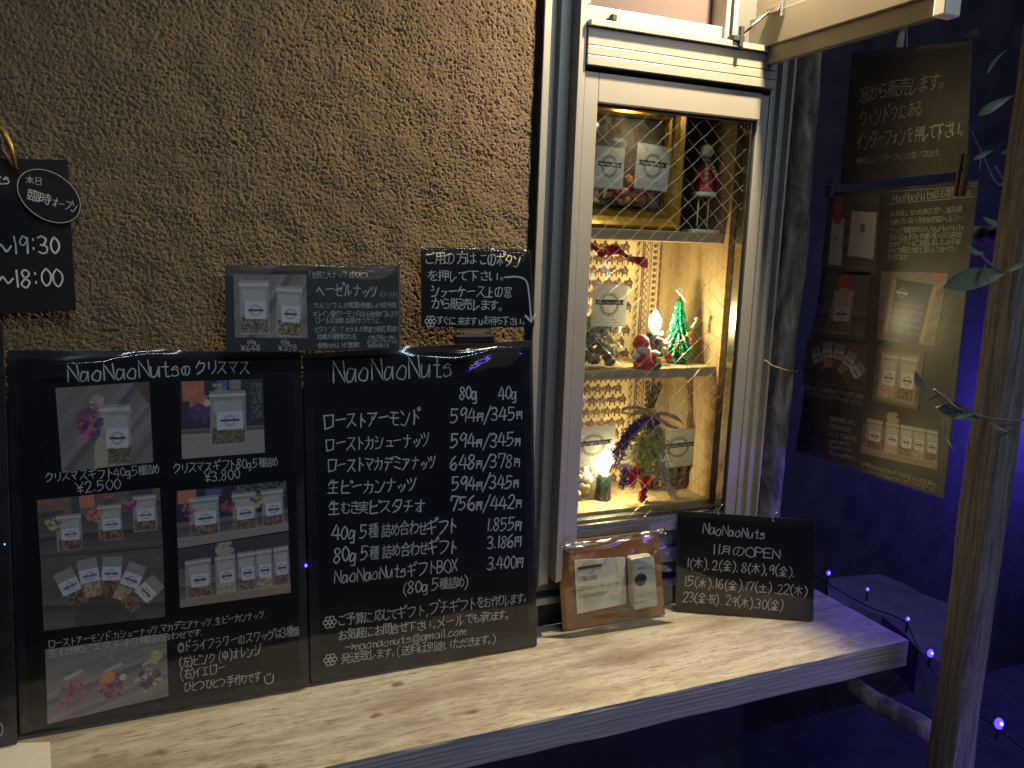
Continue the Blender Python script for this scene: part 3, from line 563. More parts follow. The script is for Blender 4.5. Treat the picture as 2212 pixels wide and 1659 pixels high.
# ------------------------------------------------------------------ the window
FY = -.012     # front face of the outer frame
def window():
    r = thing('shop_window', 'aluminium framed shop window with wired glass beside the stucco wall', 'window', (.65, 0, -.49))
    A = M['alu']; zb, zt = -.487, .95
    b = MB().box(.4535, .464, -.006, .02, zb+.0, zt, b=.001); b.build('outer_flange', A, r)
    part_box('outer_channel', A, r, .464, .479, .010, .03, zb, zt)
    part_box('outer_lip', A, r, .479, .4835, -.002, .03, zb, zt)
    part_box('outer_jamb', A, r, .4835, .4965, .002, .03, zb, zt)
    b = MB()
    for i in range(3): b.box(.4965+i*.0042, .5003+i*.0042, -.022+i*.002, .03, zb+.012, zt, b=.0006)
    b.build('left_jamb', A, r)
    # right jamb in stepped profiles
    b = MB()
    for x0, x1, y in ((.8155, .822, -.012), (.822, .832, -.004), (.832, .840, -.014), (.840, .849, -.006), (.849, .853, -.018)): b.box(x0, x1, y, .03, zb+.012, zt, b=.0006)
    b.build('right_jamb', A, r)
    # transom between the fixed light and the opening above
    part_box('transom', A, r, .5095, .8150, -.022, .03, .2320, .2440)
    part_box('transom', A, r, .5095, .8150, -.0215, .03, .2448, .2560)
    part_box('transom', A, r, .5095, .8150, -.021, .03, .2568, .2780)
    part_box('transom', A, r, .5095, .8150, -.027, .03, .2790, .2870)
    part_box('upper_rail', A, r, .5130, .7260, -.008, .02, .2885, .3080)
    part_box('upper_stile', A, r, .7260, .7330, -.014, .02, .2885, .95)
    part_box('upper_stile', M['rubber'], r, .7332, .7400, -.004, .02, .2885, .95)
    part_box('upper_stile', A, r, .7402, .7480, -.012, .02, .2885, .95)
    part_box('upper_stile', A, r, .5095, .5160, -.012, .02, .3085, .95)
    part_box('insect_screen', M['screen'], r, .5162, .7258, .020, .023, .3085, .95, b=0)
    c = Y(1322, 38, -.012); MB().box(c.x-.0035, c.x+.0035, -.020, -.009, c.z-.005, c.z+.003, b=.001).build('catch', M['rubber'], r)
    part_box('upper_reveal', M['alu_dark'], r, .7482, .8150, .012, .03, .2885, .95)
    part_box('head_rail', A, r, .4535, .853, -.02, .03, .95, .985)
    # sash of the wired glass light
    S = thing_part = bpy.data.objects.new('sash', None); COL.objects.link(S); S.parent = r
    part_box('sash_stile', A, r, .5096, .5305, -.016, .012, -.4300, .2250)
    part_box('sash_stile', A, r, .7960, .8148, -.010, .012, -.4300, .2250)
    part_box('sash_rail', A, r, .5307, .7958, -.016, .012, .1885, .2250)
    part_box('sash_rail', A, r, .5307, .7958, .006, .022, -.4290, -.4130)
    bpy.data.objects.remove(S)
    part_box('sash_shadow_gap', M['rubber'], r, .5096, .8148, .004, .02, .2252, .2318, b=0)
    b = MB().box(.5307, .7958, .003, .009, -.4128, -.4050)
    for i in range(74): b.box(.532+i*.00355, .5336+i*.00355, .0012, .003, -.4128, -.4078)
    tag(b.build('glazing_gasket', M['gasket'], r), kind='stuff')
    part_box('glazing_bead', M['steel'], r, .5307, .7958, .002, .008, -.4048, -.4032, b=.0003)
    part_box('glazing_bead', M['steel'], r, .7900, .7935, -.006, .010, -.4028, .1883, b=.0005)
    part_box('glazing_bead', M['rubber'], r, .7936, .7958, -.008, .010, -.4028, .1883, b=.0003)
    part_box('glazing_bead', M['rubber'], r, .5307, .7898, -.006, .004, .1855, .1883, b=.0003)
    # pane and its embedded wires
    g = mesh('glass_pane', [(.5307, .0, -.4028), (.790, .0, -.4028), (.790, .0, .1853), (.5307, .0, .1853)], [(0, 1, 2, 3)], M['glass'], r)
    b = MB(); x0, x1, z0, z1 = .5312, .7895, -.402, .185; pch = .0325
    for sgn in (1, -1):
        k = .86 if sgn == 1 else -.92
        c = -1.4
        while c < 1.4:
            # z = k*(x-.53)+c
            P = []
            for xx in np.linspace(x0, x1, 60):
                zz = k*(xx-.53)+c
                if z0 <= zz <= z1: P.append((xx, .0012 if sgn == 1 else .0020, zz+.0006*math.sin(xx*260+c*40)))
            if len(P) > 1: b.tube(P, .00024, 5, cap=False)
            c += .0255 if sgn == 1 else .0270
    b.build('wire_mesh', M['thread_wire'], r)
    # sill parts under the window
    part_box('sill', A, r, .5100, .8148, .024, .031, -.4620, -.4310); part_box('sill', A, r, .5100, .8148, .018, .031, -.4870, -.4630)
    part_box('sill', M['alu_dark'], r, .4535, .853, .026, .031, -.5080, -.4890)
    part_box('sill', A, r, .4535, .853, .023, .031, -.5300, -.5190)
    part_box('sill_gap', M['rubber'], r, .4445, .4950, .031, .04, -.603, .95, b=0); part_box('sill_gap', M['rubber'], r, .8200, .8598, .031, .04, -.603, .95, b=0); part_box('sill_gap', M['rubber'], r, .4950, .8200, .031, .04, -.603, -.44, b=0); part_box('sill_gap', M['rubber'], r, .4950, .8200, .031, .04, .236, .2885, b=0)
    # the outward opened sash of the upper light
    xk = .800
    part_box('opened_sash', M['alu_cream'], r, xk-.006, xk+.006, -.305, .030, .2640, .2860)
    part_box('opened_sash', M['alu_cream'], r, xk-.013, xk+.002, -.300, .045, .2862, .3300)
    part_box('opened_sash', M['alu_cream'], r, xk-.014, xk+.004, -.302, -.282, .3302, .95)
    part_box('opened_sash', M['alu_cream'], r, xk-.012, xk+.004, .020, .044, .3302, .95)
    part_box('opened_glass', M['alu_cream'], r, xk-.003, xk, -.281, .019, .3302, .93, b=0)
    part_box('corner_cap', M['white_plastic'], r, xk-.0165, xk+.007, -.322, -.3055, .2600, .3300, b=.002)
    p = Y(1700, 22, 0); a = Vector((.742, -.02, .2905)); e = X(1663, 24, xk-.018)
    MB().tube([a, a.lerp(e, .5)+Vector((0, 0, .001)), e], .0022, 8).build('stay_arm', M['steel'], r, smooth=True)
    MB().box(a.x-.012, a.x+.006, -.030, -.012, a.z-.004, a.z+.004, b=.001).box(a.x-.003, a.x+.003, -.032, -.026, a.z-.012, a.z+.016, b=.001).build('stay_pivot', M['rubber'], r)
    MB().box(e.x-.002, xk-.0132, e.y-.020, e.y+.006, e.z-.004, e.z+.004, b=.001).box(e.x-.001, xk-.0132, e.y-.026, e.y-.022, e.z-.012, e.z+.010, b=.0006).build('stay_bracket', M['steel'], r)
window()

# ------------------------------------------------------------------ display cabinet behind the glass
CX0, CX1, CY0, CY1 = .500, .797, .035, .165
def cabinet():
    r = thing('display_cabinet', 'pine display cabinet with two shelves behind the wired glass', 'cabinet', ((CX0+CX1)/2, .1, -.43))
    pm, pu = M['pine'], M['pine_up']
    b = MB().box(CX0, CX1, CY0+.012, CY1, .0120, .0275, b=.001); b.build('shelf', pm, r)
    MB().box(CX0, CX1, CY0+.008, CY1, -.1950, -.1800, b=.0015).build('shelf', pm, r)
    MB().box(CX0, CX1, CY0, CY1, -.4150, -.3960, b=.001).build('floor_board', pm, r)
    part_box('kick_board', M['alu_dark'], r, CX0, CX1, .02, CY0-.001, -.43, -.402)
    part_box('side_panel', pu, r, CX1, CX1+.012, CY0, CY1, -.415, .2250)
    part_box('side_panel', pu, r, CX0-.012, CX0, CY0, CY1, -.415, .2250)
    part_box('top_board', pm, r, CX0, CX1, CY0, CY1, .2252, .2380)
    part_box('back_panel', pu, r, CX0, CX1+.012, CY1+.001, CY1+.010, -.415, .2250)
    part_box('reveal', M['alu'], r, CX1+.0125, CX1+.018, .012, CY0+.08, -.43, .23)
    # block printed cloth pinned on the back
    W_, H_ = 260, 480; p = Paint(W_, H_, (.74, .60, .32)); br = (.13, .06, .035)
    s = 0.0185; Wm, Hm = .262, .575
    xm = p.x*Wm; zm = p.y*Hm
    for j in range(36):
        for i in range(20):
            cx = .006+i*.0195+(.0098 if j % 2 else 0); cz = .004+j*.0195
            if cx > .205 or cz > Hm+.01: continue
            dx = (xm-cx)/1.45; dz = (zm-cz)/1.45
            body = (dx/.0052)**2+((dz+.0005)/.0038)**2 < 1; head = ((dx+.0052)/.0024)**2+((dz+.001)/.0026)**2 < 1
            legs = (np.abs(dz-.0042) < .0021)*((np.abs(dx+.0030) < .0011)+(np.abs(dx-.0032) < .0011)); trunk = (np.abs(dx+.0074-.15*dz) < .0008)*(dz > -.001)*(dz < .0035); top = (np.abs(dz+.0050) < .0014)*(np.abs(dx-.0005) < .0016)
            p.put((body+head+legs+trunk+top) > 0, br)
            p.put(((dx-.0005)/.0018)**2+((dz)/.0014)**2 < 1, (.30, .16, .10))
    bx = xm-.212
    p.put(bx > -.002, (.56, .44, .25))
    p.put((np.abs(bx-.004-.0022*np.sin(zm*420)) < .0009)*1, br); p.put((np.hypot(bx-.004, ((zm % .015)-.0075)) < .0022), br)
    for o, w in ((.012, .0007), (.016, .0007), (.026, .0007), (.030, .0007), (.041, .0009)): p.put(np.abs(bx-o) < w, br)
    p.put((np.hypot(bx-.014, ((zm % .0032)-.0016)) < .0011), br); p.put((np.hypot(bx-.028, ((zm % .0032)-.0016)) < .0011), br)
    p.put(np.abs(bx-.021-.0022*np.sin(zm*560)) < .0013, br); p.put((np.hypot((bx-.036)/1.2, ((zm % .010)-.005)) < .0034), br); p.put(bx > .044, (.16, .08, .05))
    p.noise(.05)
    B = Board((CX0+.001, CY1-.0015, -.394), (1, 0, 0), (0, 0, 1))
    e = thing('patterned_cloth', 'cream cloth block printed with brown elephants behind the middle shelf', 'cloth', B.O, M=B.M)
    picture('print', B, e, [(0, Hm), (Wm, Hm), (Wm, 0), (0, 0)], None, .0, px=False, mat='pattern_paper', arr=p.a)
cabinet()

# gold picture frame holding two nut bags
def nut(kind, r0=.009):
    me = bpy.data.meshes.new(kind); mb = MB()
    if kind == 'almond': mb.lathe([(.0004, -.011), (.004, -.008), (.0062, -.003), (.0058, .003), (.0035, .008), (.0004, .0115)], (0, 0, 0), 10, sy=.62)
    elif kind == 'cashew':
        pts = [Vector((math.cos(a)*.0062, 0, math.sin(a)*.0062)) for a in np.linspace(-.3, 3.6, 9)]; mb.tube(pts, [.0016, .0032, .0038, .0036, .0034, .0034, .0034, .0028, .0012], 8)
    elif kind == 'macadamia': mb.ball((0, 0, 0), .0075, n=10, m=7)
    elif kind == 'pistachio': mb.lathe([(.0004, -.007), (.0035, -.004), (.0042, 0), (.0032, .004), (.0004, .0065)], (0, 0, 0), 8, sy=.8)
    elif kind == 'pecan': mb.lathe([(.0004, -.013), (.005, -.009), (.0078, -.002), (.007, .005), (.003, .011), (.0004, .013)], (0, 0, 0), 10, sy=.5)
    me.from_pydata(mb.V, [], mb.F); me.polygons.foreach_set('use_smooth', [True]*len(me.polygons)); me.materials.append(M[kind]); return me
NUT = {k: nut(k) for k in ('almond', 'cashew', 'macadamia', 'pistachio', 'pecan')}
def heap(kind, parent, cx, cy, z0, w, d, h, n, sc=1.0, alt=None):
    inv = root_inv(parent); me = NUT[kind]
    me2 = None
    if alt: me2 = me.copy(); me2.materials.clear(); me2.materials.append(M[alt])
    for i in range(n):
        f = (i+.5)/n; z = z0+h*f+random.uniform(-.001, .001); ww = w*(1-.35*f**3)
        x = cx+random.uniform(-.5, .5)*ww; y = cy+random.uniform(-.5, .5)*d
        o = bpy.data.objects.new(kind, me2 if (me2 and random.random() < .3) else me); COL.objects.link(o); o.parent = parent
        s = sc*random.uniform(.85, 1.15)
        rt = Matrix.Rotation(random.uniform(-1.9, 1.9), 4, 'Y') @ Matrix.Rotation(random.uniform(-.5, .5), 4, 'X') @ Matrix.Rotation(random.uniform(-.6, .6), 4, 'Z')
        o.matrix_basis = inv @ Matrix.Translation((x, y, z)) @ rt @ Matrix.Scale(s, 4)
def pouch(parent, x0, x1, z0, z1, y, d, seed=0, name='pouch_film', mat='pouch_film', amp=.003):
    """a stand-up clear pouch: bulging front, pinched top"""
    nx, nz = 22, 34; V = []; F = []
    for j in range(nz+1):
        t = j/nz
        for i in range(nx+1):
            u = i/nx; bul = (1-(2*u-1)**4)*(math.sin(min(1, t*2.2+.35)*math.pi/2)*(1-t**2.2))
            f = mnoise.noise(Vector((u*5, t*6, seed)))*amp+mnoise.noise(Vector((u*14, t*11, seed+3)))*amp*.45
            V.append((x0+(x1-x0)*u, y-d*bul+f*min(1, 8*u, 8*(1-u)), z0+(z1-z0)*t+.002*math.sin(u*9+seed)*(t > .9)))
    F = [(j*(nx+1)+i, j*(nx+1)+i+1, (j+1)*(nx+1)+i+1, (j+1)*(nx+1)+i) for j in range(nz) for i in range(nx)]
    mesh(name, V, F, M[mat], parent, smooth=True)
def shop_label(parent, x0, x1, z0, z1, y, rot=0):
    """printed paper label with wreath and dark ribbon band"""
    c = Vector(((x0+x1)/2, y, (z0+z1)/2)); w, h = x1-x0, z1-z0
    B = Board(c, (math.cos(rot), 0, math.sin(rot)), (0, 0, 1)); e = bpy.data.objects.new('label', None); COL.objects.link(e); e.parent = parent
    e.matrix_basis = root_inv(parent) @ B.M
    e = None or e
    picture('label_print', B, e, [(-w/2, h/2), (w/2, h/2), (w/2, -h/2), (-w/2, -h/2)], 'label', 0, px=False, mat='label_paper')
    text(B, e, 'NaoNaoNuts', -w*.34, h*.050, w*.34, h*.050, h*.07, 'white_paper', .16, .0003, .2, px=False)
def frame():
    r = thing('gold_picture_frame', 'gilded picture frame holding two bags of nuts on the top shelf', 'picture frame', (.60, .085, .028))
    x0, x1, z0, z1 = .478, .7300, .0285, .2200; y = .090
    # mitred moulding, several steps
    prof = [(0, .0), (.000, -.020), (.006, -.026), (.012, -.020), (.020, -.016), (.028, -.018), (.032, -.012), (.034, -.002), (.034, 0)]
    for (nm, a, bq) in (('bottom_moulding', 0, 1), ('side_moulding', 1, 2), ('top_moulding', 2, 3), ('side_moulding', 3, 0)):
        C = [(x0, z0), (x1, z0), (x1, z1), (x0, z1)]; I = [(1, 1), (-1, 1), (-1, -1), (1, -1)]; V = []
        for k in (a, bq):
            for w, d in prof: V.append((C[k][0]+I[k][0]*w*.85, y+d, C[k][1]+I[k][1]*w*.9))
        n = len(prof); F = [(i, i+1, n+i+1, n+i) for i in range(n-1)]
        o = mesh(nm, V, F, M['gold'], r)
    part_box('back_board', plain('frame_back', (.13, .06, .035), .8, noise=.4, scale=60), r, x0+.02, x1-.02, y-.001, y+.004, z0+.02, z1-.02, b=0)
    bb = MB()
    for i in range(44): bb.ball((x1-.0315, y-.0135, z0+.036+i*.0030), .0013, n=6, m=4)
    tag(bb.build('bead_trim', M['gold_old'], r, smooth=True), kind='stuff')
    for (nm, lab, xa, xb, kd, lx0, lx1, lz0, lz1) in (('nut_bag', 'clear bag of pale cashews with wreath label inside the gold frame', .512, .606, 'cashew', 1283, 1350, 405, 320),
                                     ('nut_bag', 'clear bag of reddish almonds with wreath label inside the gold frame', .600, .697, 'almond', 1370, 1449, 408, 316)):
        bag = thing(nm, lab, 'bag of nuts', ((xa+xb)/2, .08, .062), group='nut bags in the window')
        z = .063
        if kd == 'cashew': heap('cashew', bag, .566, .078, .068, .060, .008, .022, 14, 1.2)
        else: heap('almond', bag, .645, .076, .068, .080, .010, .038, 44, 1.0); heap('almond', bag, .618, .079, .085, .014, .003, .045, 16, .9)
        a = Y(lx0, lz0, .066); c = Y(lx1, lz1, .066)
        shop_label(bag, a.x, c.x, a.z, c.z, .066, -.02 if kd == 'cashew' else -.05)
        pouch(bag, xa, xb, .062, .190, .080, .010, xa*9)
frame()

# snowman-headed figurine in a red coat
def snowman_lady():
    y = .075; c = Y(1524, 488, y); s = lambda p: Y(p[0], p[1], y)
    r = thing('tin_figurine', 'tin figurine with round white head and red coat on the top shelf', 'figurine', (c.x, y, .028))
    a = Y(1484, 498, y); q = Y(1553, 492, y)
    part_box('base', M['clay_white'], r, a.x, q.x, y-.016, y+.014, .0278, .0325)
    h = s((1526, 327)); R = .0115
    MB().ball(h, R*1.05, R*.9, R*.92).build('head', M['clay_white'], r, True)
    for dx in (-.0035, .0035): MB().ball(h+Vector((dx, -R*.85, .002)), .0011, n=8, m=5).build('eye', M['dark_clay'], r)
    MB().tube([h+Vector((0, -R*.8, -.001)), h+Vector((.0005, -R*.8-.007, -.003))], [.0016, .0003], 6).build('nose', M['orange'], r)
    t = s((1526, 350)); bt = s((1520, 425)); H = t.z-bt.z
    MB().lathe([(.0035, H), (.006, H*.88), (.011, H*.5), (.0165, H*.1), (.0180, 0), (.0165, .0005)], bt, 22).build('coat', M['red'], r, True)
    MB().lathe([(.0182, 0), (.0189, .001), (.0185, .006), (.0172, .0065)], bt, 22).build('coat_hem', M['clay_white'], r, True)
    MB().lathe([(.004, 0), (.0075, .004), (.0075, .006), (.004, .008)], t-Vector((0, 0, .003)), 12).build('scarf', M['green_scarf'], r, True)
    for x1, x2, zt in ((1521, 1512, 392), (1529, 1537, 382)):
        p = s((x1, 352)); e = s((x2, zt)); p.y -= .008; e.y -= .015
        mesh('scarf_tail', [p+Vector((-.002, 0, 0)), p+Vector((.002, 0, 0)), e+Vector((.003, 0, 0)), e+Vector((-.003, 0, 0)), p+Vector((-.002, .001, 0)), p+Vector((.002, .001, 0)), e+Vector((.003, .001, 0)), e+Vector((-.003, .001, 0))], [(0, 3, 2, 1), (4, 5, 6, 7), (0, 1, 5, 4), (1, 2, 6, 5), (2, 3, 7, 6), (3, 0, 4, 7)], M['green_scarf'], r)
        for k in (.35, .6, .85):
            m = p.lerp(e, k); MB().box(m.x-.0026, m.x+.0026, m.y-.0008, m.y-.0002, m.z-.0008, m.z+.0008).build('scarf_stripe', M['clay_white'], r)
    for (p1, p2, p3) in (((1517, 358), (1502, 385), (1492, 403)), ((1534, 358), (1545, 385), (1550, 405))):
        MB().tube([s(p1), s(p2), s(p3)], [.0022, .0019, .0012], 8).build('arm', M['red'], r, True)
    for x in (1509, 1531):
        p = s((x, 428)); e = Vector((p.x, y, .034)); MB().tube([p, e], .0014, 8).build('leg', M['clay_white'], r, True)
        MB().ball(e+Vector((0, -.003, 0)), .0035, .006, .0028, 10, 6).build('shoe', M['dark_clay'], r, True)
snowman_lady()

def cabinet_fill_lamp():  # hidden lamp added to brighten the labels and frame in the top compartment
    r = thing('cabinet_fill_lamp', 'small round lamp under the cabinet top behind the upper window rail', 'lamp', (.64, .05, .215))
    MB().lathe([(.014, 0), (.016, .002), (.016, .009)], (.64, .052, .2155), 20).build('lamp_body', M['steel'], r)
    MB().lathe([(.012, 0), (.012, .0008)], (.64, .052, .2145), 20).build('diffuser', M['bulb_warm'], r)
    light('cabinet_fill_glow', 'SPOT', (.64, .044, .209), 0.55, (1, .88, .60), .008, (.64, .050, 0), spot=100)
cabinet_fill_lamp()
# candle lamps with LED flame
def candle_lamp(px, py, pbase, label, rad=.0135):
    y = .085; c = Y(px, py, y); zf = pbase
    r = thing('candle_lamp', label, 'lamp', (c.x, y, zf))
    zt = c.z-.013
    b = MB().lathe([(rad*.9, 0), (rad, .002), (rad*.95, zt-zf-.004), (rad*.8, zt-zf)], (c.x, y, zf), 8); b.build('candle_body', M['candle'], r)
    MB().tube([(c.x, y-rad-.0006, zf+.003), (c.x, y-rad-.0006, zt-.002)], .0011, 6).build('seam', M['steel'], r)
    MB().lathe([(.0010, .021), (.0055, .014), (.0098, .005), (.0100, -.002), (.0070, -.009), (.0040, -.013)], (c.x, y, c.z), 14).build('bulb', M['bulb_warm'], r, True)
    light('candle_glow', 'POINT', (c.x, y-.018, c.z+.006), 1.3, (1, .82, .42), .008)
candle_lamp(1415, 698, -.180, 'glowing candle lamp behind the small santa on the middle shelf')
candle_lamp(1305, 1004, -.396, 'glowing candle lamp with dark body on the cabinet floor')

# ribboned bag of pistachios, middle shelf left
def pistachio_bag():
    r = thing('pistachio_bag', 'clear bag of pistachios tied with a dark red ribbon on the middle shelf', 'bag of nuts', (.54, .08, -.18), group='nut bags in the window')
    heap('pistachio', r, .575, .070, -.176, .095, .024, .068, 150, 1.25, alt='pistachio_green')
    a = Y(1276, 706, .045); c = Y(1356, 615, .045)
    shop_label(r, a.x, c.x, a.z, c.z, .045, -.01)
    pouch(r, .515, .635, -.179, -.015, .066, .018, 3.3, amp=.007)
    pts = [Y(1255, 540, .05), Y(1275, 530, .05), Y(1298, 545, .047), Y(1330, 540, .05), Y(1365, 560, .05), Y(1400, 569, .052)]
    P = smooth_poly([tuple(p) for p in pts], 5); V = []
    for i, p in enumerate(P):
        w = .0055+.002*math.sin(i*.6); V += [(p[0], p[1]-.003*math.sin(i*.9), p[2]+w), (p[0]+.001, p[1]+.002*math.sin(i*1.1), p[2]-w)]
    mesh('ribbon', V, [(2*i, 2*i+1, 2*i+3, 2*i+2) for i in range(len(P)-1)], M['red_satin'], r, True)
    MB().ball(Y(1302, 546, .044), .009, .006, .007).build('ribbon_knot', M['red_satin'], r, True)
pistachio_bag()

# clay santa
def santa():
    y = .055; s = lambda px, py, yy=y: Y(px, py, yy); k = .00069
    c = s(1391, 785); r = thing('santa_figurine', 'small sitting clay santa holding a yellow mug on the middle shelf', 'figurine', (c.x, y, -.18))
    zb = -.1795
    MB().lathe([(.0155, 0), (.0165, .004), (.0140, .014), (.0105, .024), (.006, .030)], (c.x, y, zb), 20).build('body', M['santa_red'], r, True)
    h = s(1388, 747, y-.002); MB().ball(h, .0120, .0105, .0115).build('head', M['skin'], r, True)
    MB().ball(h+Vector((0, -.003, -.005)), .0122, .0098, .0088).build('beard', M['clay_white'], r, True)
    MB().lathe([(.0125, -.002), (.0130, .002), (.0115, .008), (.007, .013), (.002, .0155)], h+Vector((-.001, .001, .002)), 18, axis=(-.25, .1, 1)).build('hat', M['santa_red'], r, True)
    for dx in (-.004, .004):
        MB().ball(h+Vector((dx, -.0104, .0012)), .0011, n=8, m=5).build('eye', M['dark_clay'], r)
        MB().ball(h+Vector((dx*1.5, -.0098, -.0008)), .0015, n=8, m=5).build('cheek', M['santa_red'], r)
        MB().tube([h+Vector((dx*1.8, -.0120, -.0035)), h+Vector((dx*.8, -.0130, -.002)), h+Vector((0, -.0132, -.0032))], [.0006, .0013, .0008], 6).build('moustache', M['clay_white'], r, True)
    MB().ball(h+Vector((0, -.0118, 0)), .0017, n=8, m=6).build('nose', M['santa_red'], r, True)
    MB().tube([(c.x-.008, y, -.158), (c.x-.016, y-.002, -.160), (c.x-.022, y-.003, -.166)], [.005, .0055, .004], 8).build('arm', M['clay_white'], r, True)
    MB().tube([(c.x+.008, y-.002, -.158), (c.x+.015, y-.006, -.1575), (c.x+.021, y-.009, -.160)], [.005, .0055, .004], 8).build('arm', M['clay_white'], r, True)
    MB().lathe([(.0042, 0), (.0050, .001), (.0050, .009), (.0042, .010)], (c.x+.0175, y-.011, -.173), 14).build('mug', M['yellow'], r, True)
    MB().ball((c.x+.015, y-.012, -.1755), .0085, .009, .0048, 12, 7).build('boot', M['dark_clay'], r, True)
    MB().ball((c.x-.014, y-.008, -.1755), .008, .007, .0045, 12, 7).build('boot', M['santa_red'], r, True)
santa()

# glass christmas tree with hanging ornaments
def glass_tree():
    y = .085; s = lambda px, py, yy=y: Y(px, py, yy)
    b0 = s(1462, 780); r = thing('glass_tree', 'green glass christmas tree with hanging ornaments on the middle shelf', 'ornament tree', (b0.x, y, -.18))
    MB().lathe([(.012, 0), (.0165, .002), (.0165, .005), (.011, .0085), (.004, .010)], (b0.x, y, -.1795), 22).build('foot', M['dark_green'], r, True)
    top = s(1469, 640); MB().tube([(b0.x, y, -.172), (b0.x+.001, y, -.14), (top.x, y, top.z)], [.0075, .0055, .0022], 10).build('stem', M['green_glass'], r, True)
    t = s(1469, 628); MB().tube([t+Vector((math.cos(a)*.0036, 0, math.sin(a)*.0056)) for a in np.linspace(-1.7, 4.4, 12)], .0012, 6).build('hanger_loop', M['pale_glass'], r, True)
    g = random.Random(4)
    for lv in range(7):
        z = top.z-.006-lv*.0118; L = .007+lv*.0036; nb = 7+lv
        for k in range(nb):
            a = k*2*math.pi/nb+lv*.5; d = Vector((math.cos(a), math.sin(a)*.75, 0)); p0 = Vector((top.x*(1-lv/7)+b0.x*lv/7, y, z))
            pts = [p0, p0+d*L*.45+Vector((0, 0, -.003)), p0+d*L*.85+Vector((0, 0, -.010-.001*lv)), p0+d*L*1.08+Vector((0, 0, -.0155-.001*lv))]
            MB().tube(pts, [.0022, .0026, .0022, .0007], 6).build('branch', M['green_glass'] if g.random() < .75 else M['pale_glass'], r, True)
    for (px, py, kind) in ((1492, 735, 'drop'), (1460, 747, 'heart'), (1500, 765, 'drop2'), (1505, 692, 'pale'), (1437, 742, 'snow'), (1428, 726, 'hat'), (1487, 722, 'star')):
        p = s(px, py, y-.018)
        o = thing('hanging_ornament', {'drop': 'thin red glass pepper hanging from the right branch of the glass tree', 'heart': 'small red glass heart hanging at the stem of the glass tree', 'drop2': 'large shiny red strawberry hanging low on the glass tree',
                  'pale': 'pale glass trumpet hanging on the right tip of the glass tree', 'snow': 'tiny white snowman hanging left on the glass tree', 'hat': 'tiny red and white hat hanging left above the little snowman', 'star': 'small yellow star hanging on the right side of the glass tree'}[kind], 'ornament', p, group='ornaments on the glass tree')
        MB().tube([p+Vector((0, 0, .004)), p+Vector((0, .006, .012))], .0003, 4).build('thread', M['steel'], o)
        if kind == 'drop': MB().lathe([(.0006, -.007), (.0018, -.002), (.002, .002), (.0008, .004)], p, 10).build('pepper_body', M['red_glass'], o, True)
        if kind == 'heart': MB().ball(p+Vector((-.0016, 0, 0)), .0026).ball(p+Vector((.0016, 0, 0)), .0026).lathe([(.0003, -.006), (.0035, -.0006)], p, 10).build('heart_body', M['red_glass'], o, True)
        if kind == 'drop2':
            p = s(1472, 768, y-.018)
            MB().lathe([(.0006, -.010), (.004, -.004), (.0058, .001), (.0045, .0048), (.001, .0062)], p, 14).build('strawberry_body', M['red_glass'], o, True); o.location = p
        if kind == 'pale': MB().tube([p+Vector((-.008, 0, -.012)), p, p+Vector((.006, 0, .004))], [.0032, .0016, .0012], 8).ball(p+Vector((-.002, -.002, .003)), .0034).build('trumpet_body', M['pale_glass'], o, True)
        if kind == 'snow':
            MB().ball(p, .0052).ball(p+Vector((0, 0, -.0085)), .0062).build('snowman_body', M['clay_white'], o, True)
            for dx in (-.0018, .0018): MB().ball(p+Vector((dx, -.0050, .001)), .0008, n=6, m=4).build('eye', M['dark_clay'], o)
        if kind == 'hat': MB().lathe([(.0052, -.004), (.0045, .001), (.0012, .008)], p, 12, axis=(.3, 0, 1)).build('cone', M['santa_red'], o, True); MB().lathe([(.0058, -.006), (.0062, -.0045), (.0055, -.003)], p, 12, axis=(.3, 0, 1)).build('brim', M['clay_white'], o, True)
        if kind == 'star':
            V = []
            for yy in (-.001, .001):
                for i in range(10):
                    q = .0052 if i % 2 == 0 else .0022; a = i*math.pi/5+.5; V.append(p+Vector((q*math.sin(a), yy, q*math.cos(a))))
            mesh('star_body', V, [tuple(range(10)), tuple(range(19, 9, -1))]+[(i, 10+i, 10+(i+1) % 10, (i+1) % 10) for i in range(10)], M['yellow'], o)
glass_tree()

# lower shelf: two bags and a hanging dried bouquet
def lower_bags():
    r = thing('macadamia_bag', 'clear bag of pale macadamias with wreath label left on the cabinet floor', 'bag of nuts', (.54, .09, -.396), group='nut bags in the window')
    heap('macadamia', r, .572, .098, -.388, .075, .022, .046, 40, 1.1)
    a = Y(1238, 1010, .066); c = Y(1331, 918, .066); shop_label(r, a.x-.006, c.x, a.z, c.z, .066, .03)
    pouch(r, .525, .630, -.395, -.215, .095, .018, 7.7, amp=.005)
    r = thing('pecan_bag', 'clear bag of dark pecans with wreath label right on the cabinet floor', 'bag of nuts', (.71, .10, -.396), group='nut bags in the window')
    a = Y(1420, 1010, .084); c = Y(1510, 925, .084)
    heap('pecan', r, (a.x+c.x)/2, .102, -.388, .090, .018, .044, 44, 1.0)
    shop_label(r, a.x, c.x, a.z-.002, c.z, .084, .03)
    pouch(r, a.x-.006, c.x+.004, -.395, -.215, .100, .012, 1.7, amp=.005)
lower_bags()
